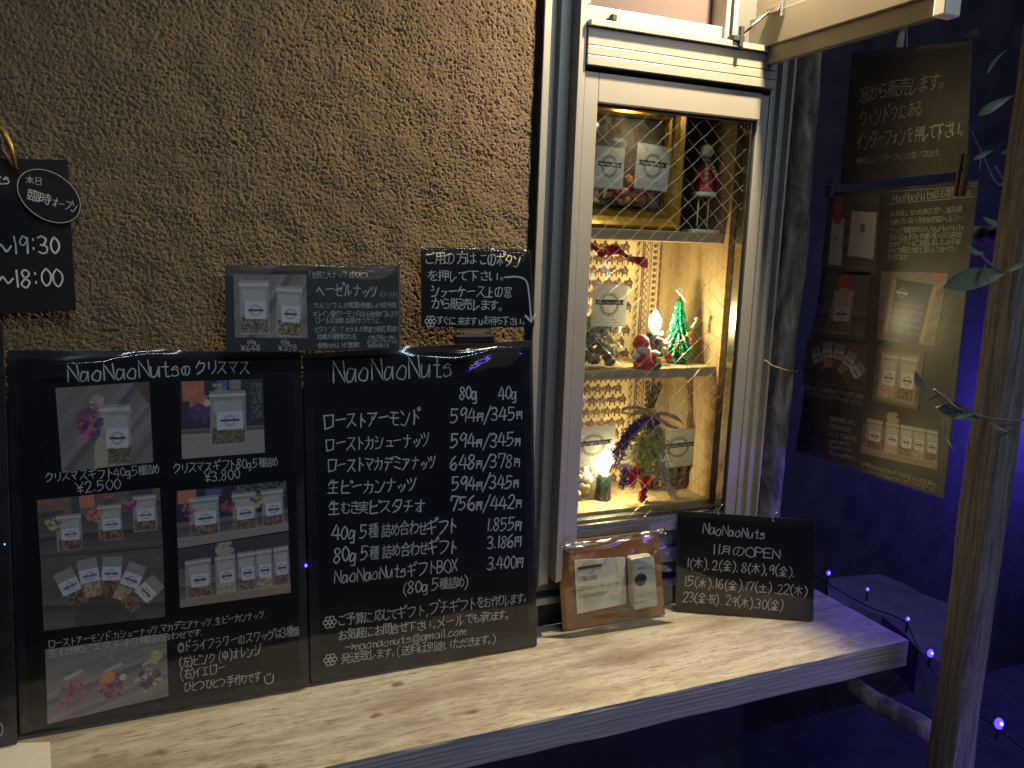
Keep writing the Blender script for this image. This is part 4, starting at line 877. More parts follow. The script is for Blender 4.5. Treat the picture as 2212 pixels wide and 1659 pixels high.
def bouquet():
    y = .052; s = lambda px, py, yy=y: Y(px, py, yy); kn = s(1406, 890)
    r = thing('dried_bouquet', 'dried flower bouquet tied with raffia hanging upside down in the lower compartment', 'bouquet', s(1400, 880)); g = random.Random(5)
    for i in range(26):
        t = s(g.uniform(1392, 1432), g.uniform(822, 832), y+g.uniform(-.006, .006)); m = kn+Vector((g.uniform(-.006, .006), g.uniform(-.004, .004), g.uniform(-.003, .003)))
        e = s(g.uniform(1335, 1455), g.uniform(950, 1040), y+g.uniform(-.008, .008)); MB().tube([t, m, m.lerp(e, .5), e], .0006, 5).build('stem', M['stem'], r)
    b = MB().lathe([(.008, -.006), (.0095, 0), (.008, .006)], kn, 12); b.build('raffia_binding', M['raffia'], r, True)
    for P in (((1406, 888), (1375, 880), (1345, 885), (1352, 893), (1404, 895)), ((1406, 892), (1440, 895), (1465, 905), (1478, 918)), ((1406, 895), (1430, 910), (1452, 922), (1470, 926)), ((1406, 895), (1412, 915), (1416, 932)), ((1404, 886), (1372, 893), (1350, 908))):
        q = smooth_poly([tuple(s(a, c, y-.008)) for a, c in P], 5); V = []
        for i, p in enumerate(q):
            w = .0028*math.sin(math.pi*min(1, (i+1)/len(q)*1.05))+.0006; V += [(p[0], p[1], p[2]+w), (p[0], p[1]+.0015, p[2]-w)]
        mesh('raffia_tail', V, [(2*i, 2*i+1, 2*i+3, 2*i+2) for i in range(len(q)-1)], M['raffia'], r, True)
    def fl(name, mat, pts, n, sz, spread):
        b = MB()
        for i in range(n):
            t = g.random()*(len(pts)-1); k = min(int(t), len(pts)-2); u = t-k; px = pts[k][0]*(1-u)+pts[k+1][0]*u; py = pts[k][1]*(1-u)+pts[k+1][1]*u
            c = s(px, py)+Vector((g.gauss(0, spread), g.gauss(0, spread*.8), g.gauss(0, spread)))
            rr = sz*g.uniform(.6, 1.2); a = g.uniform(0, 6.28); d1 = Vector((math.cos(a), g.uniform(-.6, .6), math.sin(a))).normalized(); d2 = d1.cross(Vector((g.uniform(-.5, .5), 1, g.uniform(-.5, .5)))).normalized()
            for m in range(3):
                q1 = d1*math.cos(m*2.1)+d2*math.sin(m*2.1); q2 = q1.cross(Vector((0, 1, .3))).normalized()
                b.add([c, c+q1*rr*.6+q2*rr*.4, c+q1*rr, c+q1*rr*.6-q2*rr*.4], [(0, 1, 2, 3)])
        tag(b.build(name, M[mat], r), kind='stuff')
    fl('purple_statice', 'purple_flower', [(1395, 905), (1365, 930), (1345, 960), (1325, 995)], 480, .0042, .0046)
    fl('purple_statice', 'purple_flower', [(1410, 905), (1422, 915)], 90, .004, .004)
    fl('purple_statice', 'purple_flower', [(1352, 1010), (1345, 1050)], 180, .0035, .0035)
    fl('yellow_statice', 'yellow_flower', [(1400, 935), (1385, 985), (1395, 1010)], 330, .0065, .0080)
    fl('yellow_statice', 'yellow_flower', [(1415, 940), (1422, 975)], 170, .0065, .0060)
    fl('white_sprig', 'white_flower', [(1405, 960), (1430, 1010), (1440, 1040), (1470, 1095)], 420, .0032, .0040)
    fl('white_sprig', 'white_flower', [(1370, 960), (1360, 1000)], 160, .0032, .005)
    fl('red_celosia', 'red_flower', [(1383, 1020), (1395, 1020), (1392, 1050), (1387, 1082)], 330, .0038, .0030)
    fl('red_celosia', 'red_flower', [(1372, 1010), (1362, 1048)], 160, .0036, .0030)
bouquet()

# ------------------------------------------------------------------ boards standing on the counter
def stand(px0, py0, px1, y, lean):
    """board standing on the counter parallel to the wall"""
    a = Y(px0, py0, y); a.z = -.5615 if abs(a.z+.562) < .03 else a.z
    return Board(a, (1, 0, 0), (0, lean, 1))
# christmas board
B = stand(41, 1590, 667, -.036, .05)
r = thing('christmas_board', 'large black laminated board with christmas gift photos and handwritten prices', 'sign board', B.O, M=B.M)
sheet('backing_board', B, r, [(14, 757), (650, 760), (667, 1479), (41, 1588)], M['backing'], -.004, 0, .004)
sheet('black_paper', B, r, [(38, 775), (632, 772), (648, 1462), (62, 1568)], M['black_paper'], .0001, .0009)
for kd, q in (('gift_small', [(120, 838), (322, 824), (331, 998), (134, 1019)]), ('gift_large', [(389, 824), (567, 818), (572, 977), (393, 991)]),
              ('three_left', [(80, 1080), (345, 1053), (352, 1180), (87, 1206)]), ('three_right', [(379, 1060), (618, 1038), (623, 1145), (384, 1184)]),
              ('fan', [(88, 1206), (352, 1182), (357, 1331), (95, 1362)]), ('five_row', [(384, 1186), (623, 1148), (628, 1279), (389, 1312)]), ('swags', [(98, 1402), (359, 1367), (364, 1502), (103, 1563)])):
    picture('photo_print', B, r, q, kd)
T = lambda *a, **k: text(B, r, *a, **k)
T('NaoNaoNutsの', 148, 824, 414, 810, 37, pen=.11, jit=.6, small='の'); T('クリスマス', 424, 808, 542, 806, 28, pen=.13)
T('クリスマスギフト40g5種詰め', 100, 1041, 342, 1022, 20); T('¥2.500', 166, 1064, 262, 1055, 22)
T('クリスマスギフト80g5種詰め', 376, 1021, 598, 1006, 20); T('¥3.800', 442, 1042, 520, 1032, 22)
T('ローストアーモンド.カシューナッツ.マカデミアナッツ. 生ピーカンナッツ.', 106, 1398, 575, 1332, 16); T('生むき実ピスタチオ5種詰め合わせです.', 106, 1419, 438, 1371, 16)
T('◎ドライフラワーのスワッグは3種類', 384, 1409, 645, 1371, 21, pen=.09); T('(左)ピンク (中)オレンジ', 388, 1441, 566, 1412, 21, pen=.09); T('(右)イエロー', 390, 1467, 488, 1450, 21, pen=.09); T('ひとつひとつ手作りです', 398, 1495, 562, 1470, 21, pen=.09)
stroke(B, r, [(571, 1460), (573, 1472), (580, 1476), (589, 1470), (590, 1456)], .0013); stroke(B, r, [(577, 1455), (577, 1458)], .0014, smooth=False); stroke(B, r, [(583, 1453), (583, 1456)], .0014, smooth=False)
film('clear_sleeve', B, r, [(12, 752), (652, 757), (669, 1480), (40, 1590)], .0028, .0026, 1.3, curl=.0075)

# price board
B = stand(672, 1475, 1160, -.032, .045)
r = thing('price_board', 'large black laminated price list with nut names and yen prices', 'sign board', B.O, M=B.M)
sheet('backing_board', B, r, [(655, 764), (1150, 735), (1160, 1396), (672, 1474)], M['backing'], -.004, 0, .004)
sheet('black_paper', B, r, [(678, 772), (1128, 752), (1143, 1372), (692, 1440)], M['black_paper'], .0001, .0009)
T = lambda *a, **k: text(B, r, *a, **k)
T('NaoNaoNuts', 720, 825, 978, 812, 48, pen=.085, jit=.6)
T('80g', 992, 862, 1030, 860, 26, pen=.14); T('40g', 1076, 863, 1116, 861, 26, pen=.14)
for s, x0, y0, x1, y1, h, pr, a0, b0, a1, b1 in (('ローストアーモンド', 700, 926, 908, 914, 31, '594円/345円', 972, 912, 1128, 905), ('ローストカシューナッツ', 704, 973, 928, 962, 28, '594円/345円', 972, 967, 1124, 962),
        ('ローストマカデミアナッツ', 708, 1019, 942, 1010, 27, '648円/378円', 972, 1014, 1122, 1007), ('生ピーカンナッツ', 708, 1065, 900, 1060, 27, '594円/345円', 975, 1059, 1120, 1053), ('生むき実ピスタチオ', 710, 1111, 918, 1104, 27, '756円/442円', 972, 1102, 1126, 1096)):
    T(s, x0, y0, x1, y1, h, pen=.12); T(pr, a0, b0, a1, b1, 29, pen=.13)
T('40g 5種 詰め合わせギフト', 716, 1165, 986, 1150, 30, pen=.12); T('1.855円', 1050, 1146, 1126, 1143, 26, pen=.13, smallk=.8)
T('80g 5種 詰め合わせギフト', 720, 1214, 988, 1192, 30, pen=.12); T('3.186円', 1052, 1184, 1126, 1180, 26, pen=.13, smallk=.9)
T('NaoNaoNutsギフトBOX', 722, 1259, 988, 1233, 28, pen=.10); T('3.400円', 1052, 1229, 1130, 1224, 26, pen=.13, smallk=.9)
T('(80g 5種詰め)', 870, 1282, 1010, 1266, 24, pen=.12)
flower(B, r, 712, 1343, .0088); T('ご予算に応じてギフト,プチギフトをお作りします。', 730, 1351, 1137, 1300, 24, pen=.1)
T('お気軽にお問合せ下さい。メールでも承ります。', 731, 1383, 1098, 1336, 22, pen=.1); T('→naonaonuts@gmail.com', 745, 1406, 1007, 1368, 18, pen=.12)
flower(B, r, 713, 1424, .0088); T('発送致します。(送料は別途いただきます。)', 735, 1432, 1070, 1388, 21, pen=.1)
film('clear_sleeve', B, r, [(653, 760), (1152, 731), (1162, 1398), (671, 1476)], .0028, .0028, 4.1, curl=.0075)
MB().box(.2960, .3105, .0058, .0066, .3960+.018, .4250+.010, b=.0002).build('tape', M['bag_film'], r, local=True)

# hazelnut card in front of the tops
a = Y(487, 762, -.047); B = Board(a, (1, 0, 0), (0, .10, 1))
r = thing('hazelnut_card', 'small landscape card about hazelnuts with a photo of two bags', 'sign card', B.O, M=B.M)
sheet('black_paper', B, r, [(486, 573), (864, 573), (865, 754), (488, 761)], plain('card_paper', (.032, .036, .038), .5, noise=.2, scale=40), -.002, .0009)
picture('photo_print', B, r, [(504, 593), (661, 593), (664, 731), (507, 729)], 'hazel')
T = lambda *a, **k: text(B, r, *a, **k)
c = 'chalk'
T('「世界三大ナッツ」のひとつ.', 668, 601, 798, 601, 14, c, .1); T('ヘーゼルナッツ', 684, 638, 816, 641, 24, c, .12); T('(ロースト)', 820, 641, 857, 641, 10, c, .1)
for s, x0, y0, x1, y1 in (('・カルシウムが豊富!!骨粗しょう症予防.', 670, 665, 858, 665), ('・オレイン酸がアーモンドの1.6倍!!血中コレステ', 672, 684, 860, 684), ('ロールの調整.血液をサラサラに.', 682, 698, 824, 698), ('・ビタミンE・ミネラルが豊富で美肌,若返り', 674, 718, 858, 717),
                            ('効果が期待される.', 684, 733, 772, 733), ('・食物せんいが豊富!!', 678, 753, 776, 750)): T(s, x0, y0, x1, y1, 12, c, .1)
T('小魚,牛乳と一緒に', 794, 733, 856, 732, 8, c, .1); T('食べるとマグネシウムの', 792, 742, 858, 741, 8, c, .1); T('吸収を助ける.', 794, 751, 842, 750, 8, c, .1)
T('80g', 534, 743, 553, 743, 10, c, .14); T('¥648', 520, 758, 563, 757, 12, c, .14); T('40g', 606, 743, 626, 743, 10, c, .14); T('¥378', 600, 757, 642, 756, 12, c, .14)
film('clear_sleeve', B, r, [(484, 569), (866, 569), (867, 756), (486, 764)], .0022, .0022, 8.4, curl=.006)

# button notice with arrow, held by a wooden clip
a = Y(910, 708, -.044); B = Board(a, (1, 0, .0), (0, .03, 1))
r = thing('button_notice', 'black notice with thick white writing and an arrow curving down', 'sign card', B.O, M=B.M)
sheet('black_paper', B, r, [(910, 535), (1146, 540), (1154, 706), (911, 707)], M['black_paper'], -.002, .0009, .004)
T = lambda *a, **k: text(B, r, *a, **k); c = 'chalk_bright'
T('ご用の方は', 918, 571, 1026, 572, 25, c, .12); T('このボタン', 1036, 572, 1126, 575, 25, c, .13); T('を押して下さい。', 924, 607, 1090, 607, 23, c, .13); T('ショーケース上の窓', 931, 640, 1102, 642, 23, c, .13); T('から販売します。', 931, 668, 1086, 671, 23, c, .13)
flower(B, r, 929, 694, .0075, c); T('すぐに来ます', 942, 701, 1028, 702, 18, c, .13); T('お待ち下さい。', 1044, 701, 1133, 702, 18, c, .13)
stroke(B, r, [(1034, 691), (1035, 700), (1040, 700), (1041, 691)], .0012, c); stroke(B, r, [(1090, 599), (1118, 598), (1136, 608), (1142, 640), (1146, 690)], .0022, c); stroke(B, r, [(1134, 682), (1146, 694), (1154, 680)], .0030, c, smooth=False)
film('clear_sleeve', B, r, [(908, 533), (1149, 538), (1157, 708), (909, 709)], .0022, .0016, 2.2, curl=.004)
a = Y(1022, 713, -.056)
r = thing('clip_holder', 'dark clip with a wooden tab holding the button notice on the price board', 'clip', (a.x, a.y, a.z-.03))
mesh('wooden_tab', [Y(p, q, -.041) for p, q in ((978, 706), (1064, 706), (1050, 718), (1034, 722), (1026, 734), (1016, 722), (992, 718))]+[Y(p, q, -.039) for p, q in ((978, 706), (1064, 706), (1050, 718), (1034, 722), (1026, 734), (1016, 722), (992, 718))],
     [(6, 5, 4, 3, 2, 1, 0)]+[(i, (i+1) % 7, 7+(i+1) % 7, 7+i) for i in range(7)], M['pine'], r)
p = Y(980, 742, -.056); q = Y(1066, 722, -.056); MB().box(p.x, q.x, -.062, -.050, p.z, q.z, b=.002).build('clip_body', plain('clip_black', (.012, .012, .015), .25), r)
p = Y(984, 757, -.052); q = Y(1068, 748, -.052); MB().tube([(p.x, -.060, p.z), ((p.x+q.x)/2, -.063, (p.z+q.z)/2-.001), (q.x, -.060, q.z)], .0010, 6).build('clip_bar', M['alu_dark'], r)

# left hand things
B = Board(Y(0, 665, -.020), (1, 0, 0), (0, .02, 1)); r = thing('opening_hours_board', 'black board with opening hours hung on the stucco wall at the left', 'sign board', B.O, M=B.M)
sheet('black_board', B, r, [(-260, 335), (146, 346), (164, 670), (-260, 690)], M['black_paper'], -.002, .0009)
T = lambda *a, **k: text(B, r, *a, **k)
T('NaoNaoNuts', -150, 398, 24, 398, 24, pen=.13); T('16:00~19:30', -110, 549, 132, 546, 38, pen=.12); T('12:00~18:00', -110, 620, 138, 619, 38, pen=.12)
B = Board(Y(40, 480, -.026), (1, 0, 0), (0, .02, 1)); r = thing('oval_card', 'round black card with a thin white outline stuck on the opening hours board', 'sign card', B.O, M=B.M)
cc = np.array(B.at(107, 424)); ex = np.array(B.at(176, 440))-cc; ey = np.array(B.at(100, 366))-cc
P = [tuple(cc+ex*math.cos(a)+ey*math.sin(a)) for a in np.linspace(0, 2*math.pi, 41)]
mesh('card_sheet', [(x, y, 0) for x, y in P[:-1]]+[(x, y, .0009) for x, y in P[:-1]], [tuple(range(40, 80)), tuple(range(39, -1, -1))]+[(i, (i+1) % 40, 40+(i+1) % 40, 40+i) for i in range(40)], M['black_paper'], r, local=True)
stroke(B, r, [tuple(cc+(np.array(p)-cc)*.965) for p in P], .0006, 'chalk', .0014, smooth=False, px=False)
text(B, r, '本日', 57, 396, 92, 399, 16, 'chalk', .1); text(B, r, '臨時', 58, 432, 108, 444, 24, 'chalk', .1); text(B, r, 'オープン', 113, 444, 166, 458, 18, 'chalk', .1)
r = thing('wall_clip', 'dark metal clip arm holding the top of the opening hours board', 'clip', Y(25, 330, -.03))
MB().tube([Y(-40, 250, -.02), Y(8, 285, -.03), Y(22, 315, -.034), Y(36, 366, -.030)], [.003, .0032, .0028, .0016], 10).build('clip_arm', M['gold_old'], r, True)
MB().tube([Y(-45, 290, -.02), Y(0, 318, -.028), Y(32, 366, -.028)], [.003, .0028, .0012], 8).build('clip_arm', M['clip'], r, True)
B = stand(30, 1618, 38, -.050, .05); r = thing('edge_board', 'dark laminated board cut by the left picture edge beside the christmas board', 'sign board', B.O, M=B.M)
sheet('backing_board', B, r, [(-160, 690), (5, 696), (37, 1610), (-160, 1650)], M['backing'], -.004, 0, .003); stroke(B, r, [(0, 1560), (6, 1568), (4, 1585), (-6, 1590)], .0010)
film('clear_sleeve', B, r, [(-160, 688), (6, 694), (39, 1612), (-160, 1652)], .0025, .0022, 6.1)
V = [Z(-60, 1612, -.5605), Z(108, 1605, -.5605), Z(112, 1675, -.5605), Z(-60, 1690, -.5605)]
tag(mesh('paper_slip', V+[v+Vector((0, 0, .0015)) for v in V], [(0, 3, 2, 1), (4, 5, 6, 7), (0, 1, 5, 4), (1, 2, 6, 5), (2, 3, 7, 6), (3, 0, 4, 7)], M['white_paper']), 'plain white paper slip lying on the left end of the counter', 'paper')

# intercom in a clear bag
a = Z(1212, 1366); b2 = Z(1440, 1332); B = Board(a, b2-a, (0.0, .03, 1))
r = thing('intercom_bag', 'cardboard with white intercom button and notice card sealed in a clear bag', 'intercom', B.O, M=B.M)
sheet('cardboard', B, r, [(1204, 1172), (1421, 1147), (1437, 1328), (1216, 1362)], M['cardboard'], -.003, 0)
sheet('notice_card', B, r, [(1240, 1210), (1350, 1203), (1352, 1303), (1246, 1326)], M['white_paper'], .0002, .0010)
c = np.array(B.at(1272, 1223)); V = []; F = []
for k in range(22):
    a_ = k*2*math.pi/22; d = np.array((math.cos(a_), math.sin(a_))); t = np.array((-d[1], d[0])); ribbon([tuple(c+d*.0092-t*.0006), tuple(c+d*.0118+t*.0008)], .0009, .0013, V, F)
mesh('wreath_mark', V, F, plain('wreath_ink', (.22, .25, .3), .8), r, local=True)
stroke(B, r, [(1249, 1227), (1296, 1220)], .0042, 'ink', .0016, smooth=False, name='ribbon_mark')
for s, x0, y0, x1, y1 in (('ご用の方は', 1248, 1256, 1288, 1251), ('こちらのインターホンで', 1249, 1276, 1333, 1266), ('お知らせください', 1250, 1294, 1310, 1284)): text(B, r, s, x0, y0, x1, y1, 10, 'ink', .1, .0016, 0, hand=False)
q = [(1353, 1200), (1400, 1193), (1407, 1298), (1358, 1307)]
sheet('intercom_body', B, r, q, M['white_plastic'], .0011, .018, .004); sheet('intercom_face', B, r, [(1356, 1203), (1398, 1196), (1404, 1295), (1361, 1303)], M['white_plastic'], .0181, .0195, .004)
c = B.at(1384, 1252, .02)
mesh('push_button', [(c[0]+.0098*math.cos(t)*q_, c[1]+.0098*math.sin(t)*q_, z_) for q_, z_ in ((1, .0196), (1, .0212), (.8, .0222)) for t in np.linspace(0, 2*math.pi, 25)[:-1]],
     [(k*24+i, k*24+(i+1) % 24, (k+1)*24+(i+1) % 24, (k+1)*24+i) for k in range(2) for i in range(24)]+[tuple(48+i for i in range(24))], M['button'], r, local=True)
for s, x0, y0, w, h in (('PUSH', -.0048, .016, .0096, .0030), ('sensor', -.0045, -.029, .0100, .0032), ('WIRELESS DOOR CHIME', -.0085, -.037, .0175, .0022)): text(B, r, s, c[0]+x0, c[1]+y0, c[0]+x0+w, c[1]+y0+.001, h, 'ink', .1, .0200, 0, hand=False, px=False)
film('clear_bag', B, r, [(1200, 1164), (1428, 1136), (1441, 1334), (1214, 1368)], .0215, .0085, 12.4, mat='bag_film', curl=.003, fine=1.5)
P = [B.at(1201, 1180), B.at(1225, 1172), B.at(1300, 1165), B.at(1380, 1150), B.at(1426, 1140)]
MB().tube([(x, y, .012+.003*math.sin(i*2)) for i, (x, y) in enumerate(smooth_poly(P, 5))], [.0045+.0012*math.sin(i*1.3) for i in range(21)], 9).build('bag_fold', M['bag_film'], r, True, local=True)
P = [B.at(1422, 1140), B.at(1418, 1156), B.at(1404, 1176), B.at(1388, 1190)]
MB().tube([(x, y, .024) for x, y in smooth_poly(P, 5)], [.0016+.0007*math.sin(i*1.7) for i in range(16)], 7).build('bag_crease', M['bag_film'], r, True, local=True)

# opening days board
a = Z(1460, 1322); b2 = Z(1752, 1343); B = Board(a, b2-a, (0.0, .02, 1))
r = thing('opening_days_board', 'rounded black board listing november opening days right of the intercom', 'sign board', B.O, M=B.M)
sheet('black_board', B, r, [(1465, 1104), (1759, 1124), (1757, 1343), (1459, 1321)], M['black_paper'], -.003, .0009, .007)
film('clear_sleeve', B, r, [(1463, 1102), (1761, 1122), (1759, 1344), (1457, 1322)], .0022, .0008, 3.0, curl=.0015)
T = lambda *a, **k: text(B, r, *a, **k)
T('NaoNaoNuts', 1518, 1152, 1653, 1164, 22, pen=.1, jit=.6); T('11月のOPEN', 1538, 1195, 1685, 1206, 20, pen=.12)
T('1(木). 2(金). 8(木),9(金).', 1483, 1225, 1716, 1245, 20, pen=.11); T('15(木).16(金).17(土) .22(木)', 1477, 1264, 1743, 1286, 20, pen=.11); T('23(金·祝) . 29(木).30(金)', 1475, 1298, 1690, 1317, 20, pen=.11)
for x, yy in ((1554, 1117), (1672, 1133)):
    c = B.at(x, yy-14); P = [(c[0]+.004, c[1]+.0085, -.003), (c[0]+.0035, c[1]+.011, .003), (c[0]-.001, c[1]+.006, .005), (c[0]-.003, c[1]-.001, .004), (c[0]-.001, c[1]-.0055, .002), (c[0]+.001, c[1]-.003, .001)]
    MB().tube(smooth_poly(P, 4), .0009, 6).build('wire_ring', M['steel'], r, True, local=True)

# ------------------------------------------------------------------ right side: posts, hanging signs, branches, lights
def bark_post(name, label, cat, pts, rad, mat, n=26, seg=90, rough=.12, seed=0, sq=0, fr=40):
    P = smooth_poly([tuple(p) for p in pts], max(2, seg//(len(pts)-1))); k = len(P); V = []
    for i, p in enumerate(P):
        p = Vector(p); t = (Vector(P[min(i+1, k-1)])-Vector(P[max(i-1, 0)])).normalized(); ref = Vector((1, 0, 0)); ref = (ref-t*ref.dot(t))
        if ref.length < .2: ref = Vector((0, 1, 0))-t*t.y
        ref.normalize(); bb = t.cross(ref); s = i/(k-1); R0 = rad[0]*(1-s)+rad[1]*s
        for j in range(n):
            a = 2*math.pi*j/n; ca, sa = math.cos(a), math.sin(a); q = 1.0
            if sq: q = 1/max(abs(ca), abs(sa))**sq
            f = 1+rough*(mnoise.noise(Vector((ca*2.2, sa*2.2, s*9+seed)))*1.0+.5*mnoise.noise(Vector((ca*7, sa*7, s*fr+seed))))
            V.append(p+(ref*ca+bb*sa)*R0*q*f)
    F = [(i*n+j, i*n+(j+1) % n, (i+1)*n+(j+1) % n, (i+1)*n+j) for i in range(k-1) for j in range(n)]+[tuple(range(n))[::-1], tuple((k-1)*n+j for j in range(n))]
    return tag(mesh(name, V, F, mat, smooth=True), label, cat)
bark = wood_mat('bark', [(.30, (.06, .045, .032)), (.48, (.17, .135, .10)), (.60, (.30, .25, .19)), (.75, (.44, .39, .32))], 'Z', 14, 2.4, .9, bump=.004)
grain = wood_mat('timber', [(.30, (.06, .05, .045)), (.5, (.17, .145, .13)), (.75, (.27, .24, .215))], 'Z', 9, 26, .85, bump=.005)
bark_post('bark_post', 'barked trunk post standing beside the window frame', 'post', [Y(1652, 1120, .025)+Vector((.006, 0, -.14)), Y(1660, 1050, .025), Y(1690, 740, .025), Y(1710, 550, .025), Y(1730, 250, .025), Y(1738, 60, .025)+Vector((0, 0, .1))], (.021, .023), bark, seed=2, rough=.2)
bark_post('timber_post', 'weathered grooved timber post at the right edge', 'post', [Y(2152, 900, -.3)+Vector((.012, 0, -1.28)), Y(2152, 900, -.3), Y(2152, 900, -.3)+Vector((.0, 0, 1.0))], (.024, .022), grain, n=36, sq=.6, rough=.15, seed=5, fr=26)
bark_post('log_rail', 'short pale log between the hanging signs and the timber post', 'log', [Y(2080, 505, -.06), Y(2135, 508, -.10), Y(2215, 512, -.22)], (.013, .014), bark, seg=30, seed=7)
bark_post('log_brace', 'barked pole slanting under the right end of the counter', 'log', [Z(1830, 1472, -.66), Z(1900, 1520, -.68), Z(1995, 1572, -.70), Z(2080, 1625, -.72)], (.014, .017), bark, seg=40, seed=9)
# hanging signs
def vb(px, py): return Board(X(px, py, .955), (0, -1, 0), (0, 0, 1))
B = vb(1816, 400); r = thing('hanging_sign', 'upper hanging black sign with large faint handwriting beside the window', 'hanging sign', B.O, M=B.M)
sheet('black_paper', B, r, [(1842, 112), (2098, 88), (2089, 368), (1816, 400)], plain('sign_paper', (.11, .105, .092), .45, noise=.3, scale=30), -.001, .0008)
T = lambda *a, **k: text(B, r, *a, **k)
T('窓から販売します。', 1858, 224, 2042, 190, 32, pen=.09); T('ウィンドウにある', 1858, 272, 1990, 250, 30, pen=.09); T('インターフォンを', 1852, 322, 1972, 305, 30, pen=.1); T('押して下さい。', 1976, 306, 2083, 294, 30, 'chalk_bright', .13); T('※棚の上にインターフォンが置いてあります。', 1850, 354, 2034, 338, 14, pen=.1)
film('clear_sleeve', B, r, [(1838, 106), (2102, 84), (2092, 372), (1812, 404)], .002, .0020, 5.5, mat='sign_film', curl=.003)
B = vb(1720, 973); r = thing('gift_sign', 'lower hanging black sign with six nut photos and small handwriting', 'hanging sign', B.O, M=B.M)
sheet('black_paper', B, r, [(1802, 416), (2114, 391), (2038, 1076), (1720, 973)], plain('gift_paper', (.085, .078, .070), .45, noise=.3, scale=30), -.001, .0008)
for kd, q in (('bottle', [(1790, 424), (1902, 416), (1895, 598), (1775, 585)]), ('ribbon_jar', [(1788, 586), (1880, 588), (1868, 736), (1752, 724)]), ('blue_box', [(1905, 586), (2050, 590), (2020, 748), (1896, 732)]),
              ('fan', [(1744, 728), (1877, 745), (1870, 845), (1733, 826)]), ('pair', [(1898, 746), (2000, 760), (1984, 886), (1884, 865)]), ('five_row', [(1868, 880), (2032, 908), (2026, 1015), (1860, 978)])):
    picture('photo_print', B, r, q, kd)
T = lambda *a, **k: text(B, r, *a, **k)
T('NaoNaoNutsのお歳暮', 1930, 437, 2068, 425, 18, pen=.11); stroke(B, r, [(1925, 414), (2106, 402)], .0008, smooth=False); stroke(B, r, [(1924, 441), (2104, 425)], .0008, smooth=False); T('30', 2086, 422, 2098, 421, 12, pen=.12)
for s, x0, y0, x1, y1 in (('お世話になったあの方へ.塩も油', 1926, 468, 2078, 458), ('も使っていない.完全無添加のヘルシー', 1925, 486, 2084, 477), ('ナッツを贈りませんか。NaoNaoNuts', 1925, 504, 2084, 497), ('から.40g.80g 各種5種入りの詰め合', 1923, 519, 2080, 513),
                            ('わせギフトをご用意しました。お子様', 1922, 534, 2076, 528), ('からご年配の方まで.安心して食べてい', 1920, 548, 2070, 544), ('ただけます', 1919, 562, 1962, 561)): T(s, x0, y0, x1, y1, 12, pen=.1)
T('[お歳暮]40gナッツ詰め合わせギフト ¥1.855(税込)', 1733, 839, 1868, 862, 9, pen=.1); T('ローストアーモンド.カシュー.マカデミアナッツ.生ピーカンナッツ', 1733, 850, 1864, 876, 8, pen=.1)
T('・郵送も致します。', 1790, 908, 1850, 920, 10, pen=.1); T('(送料は別途)', 1792, 924, 1842, 935, 10, pen=.1); T('・メールでも承ります。', 1788, 940, 1854, 955, 10, pen=.1); T('naonaonuts', 1790, 954, 1836, 963, 9, pen=.1); T('@gmail.com', 1792, 966, 1842, 976, 9, pen=.1); T('・名入れも承ります。', 1788, 980, 1852, 996, 9, pen=.1); T('[お歳暮]NaoNaoNutsギフトBOX ¥3.400(税込)', 1862, 1005, 2024, 1052, 9, pen=.1); T('ローストアーモンド.カシューナッツ.マカデミアナッツ.生ピーカン', 1866, 1019, 2022, 1062, 8, pen=.1)
film('clear_sleeve', B, r, [(1798, 410), (2118, 386), (2042, 1081), (1716, 978)], .002, .0022, 9.5, mat='sign_film', curl=.003)
def peg(p, label, s=1.0, tilt=0.0):
    r = thing('clothespin', label, 'clothespin', p, group='clothespins on the hanging signs')
    for dy in (-.004, .0035):
        MB().box(-.0035*s, .0035*s, -.0022, .0022, -.030*s, .030*s, b=.0008).build('peg_half', M['clip'], r, local=True).location = (-.004, dy, 0)
    MB().tube([(-.006, -.006, .004), (-.010, 0, .005), (-.006, .006, .004)], .0009, 6).build('spring', M['steel'], r, local=True)
    r.rotation_euler = (tilt, 0, 0)
peg(X(2081, 378, .955), 'dark clothespin gripping both hanging signs at their right edge', .9, .05); peg(X(1797, 405, .955), 'small pale clothespin at the upper left corner of the lower hanging sign', .5, .1)
# branch holder and cord over the upper sign
bark_post('driftwood_rod', 'thin driftwood rod above the upper hanging sign', 'branch', [Y(1890, 60, -.01)+Vector((.06, 0, .05)), X(1940, 145, .985), X(2010, 120, .985), X(2110, 70, .985)], (.006, .005), bark, seg=24, n=12, seed=3)
tag(MB().tube([X(1958, 40, .96), X(1958, 112, .96)], .0014, 6).build('hanging_wire', M['steel']), 'thin metal wire above the upper hanging sign', 'wire')
tag(MB().tube([Y(1652, 778, -.075), Y(1668, 790, -.078), Y(1700, 800, -.06), X(1722, 803, .955)], .0011, 6).build('twine', M['twine']), 'tan twine tying the bark post to the lower hanging sign', 'twine')
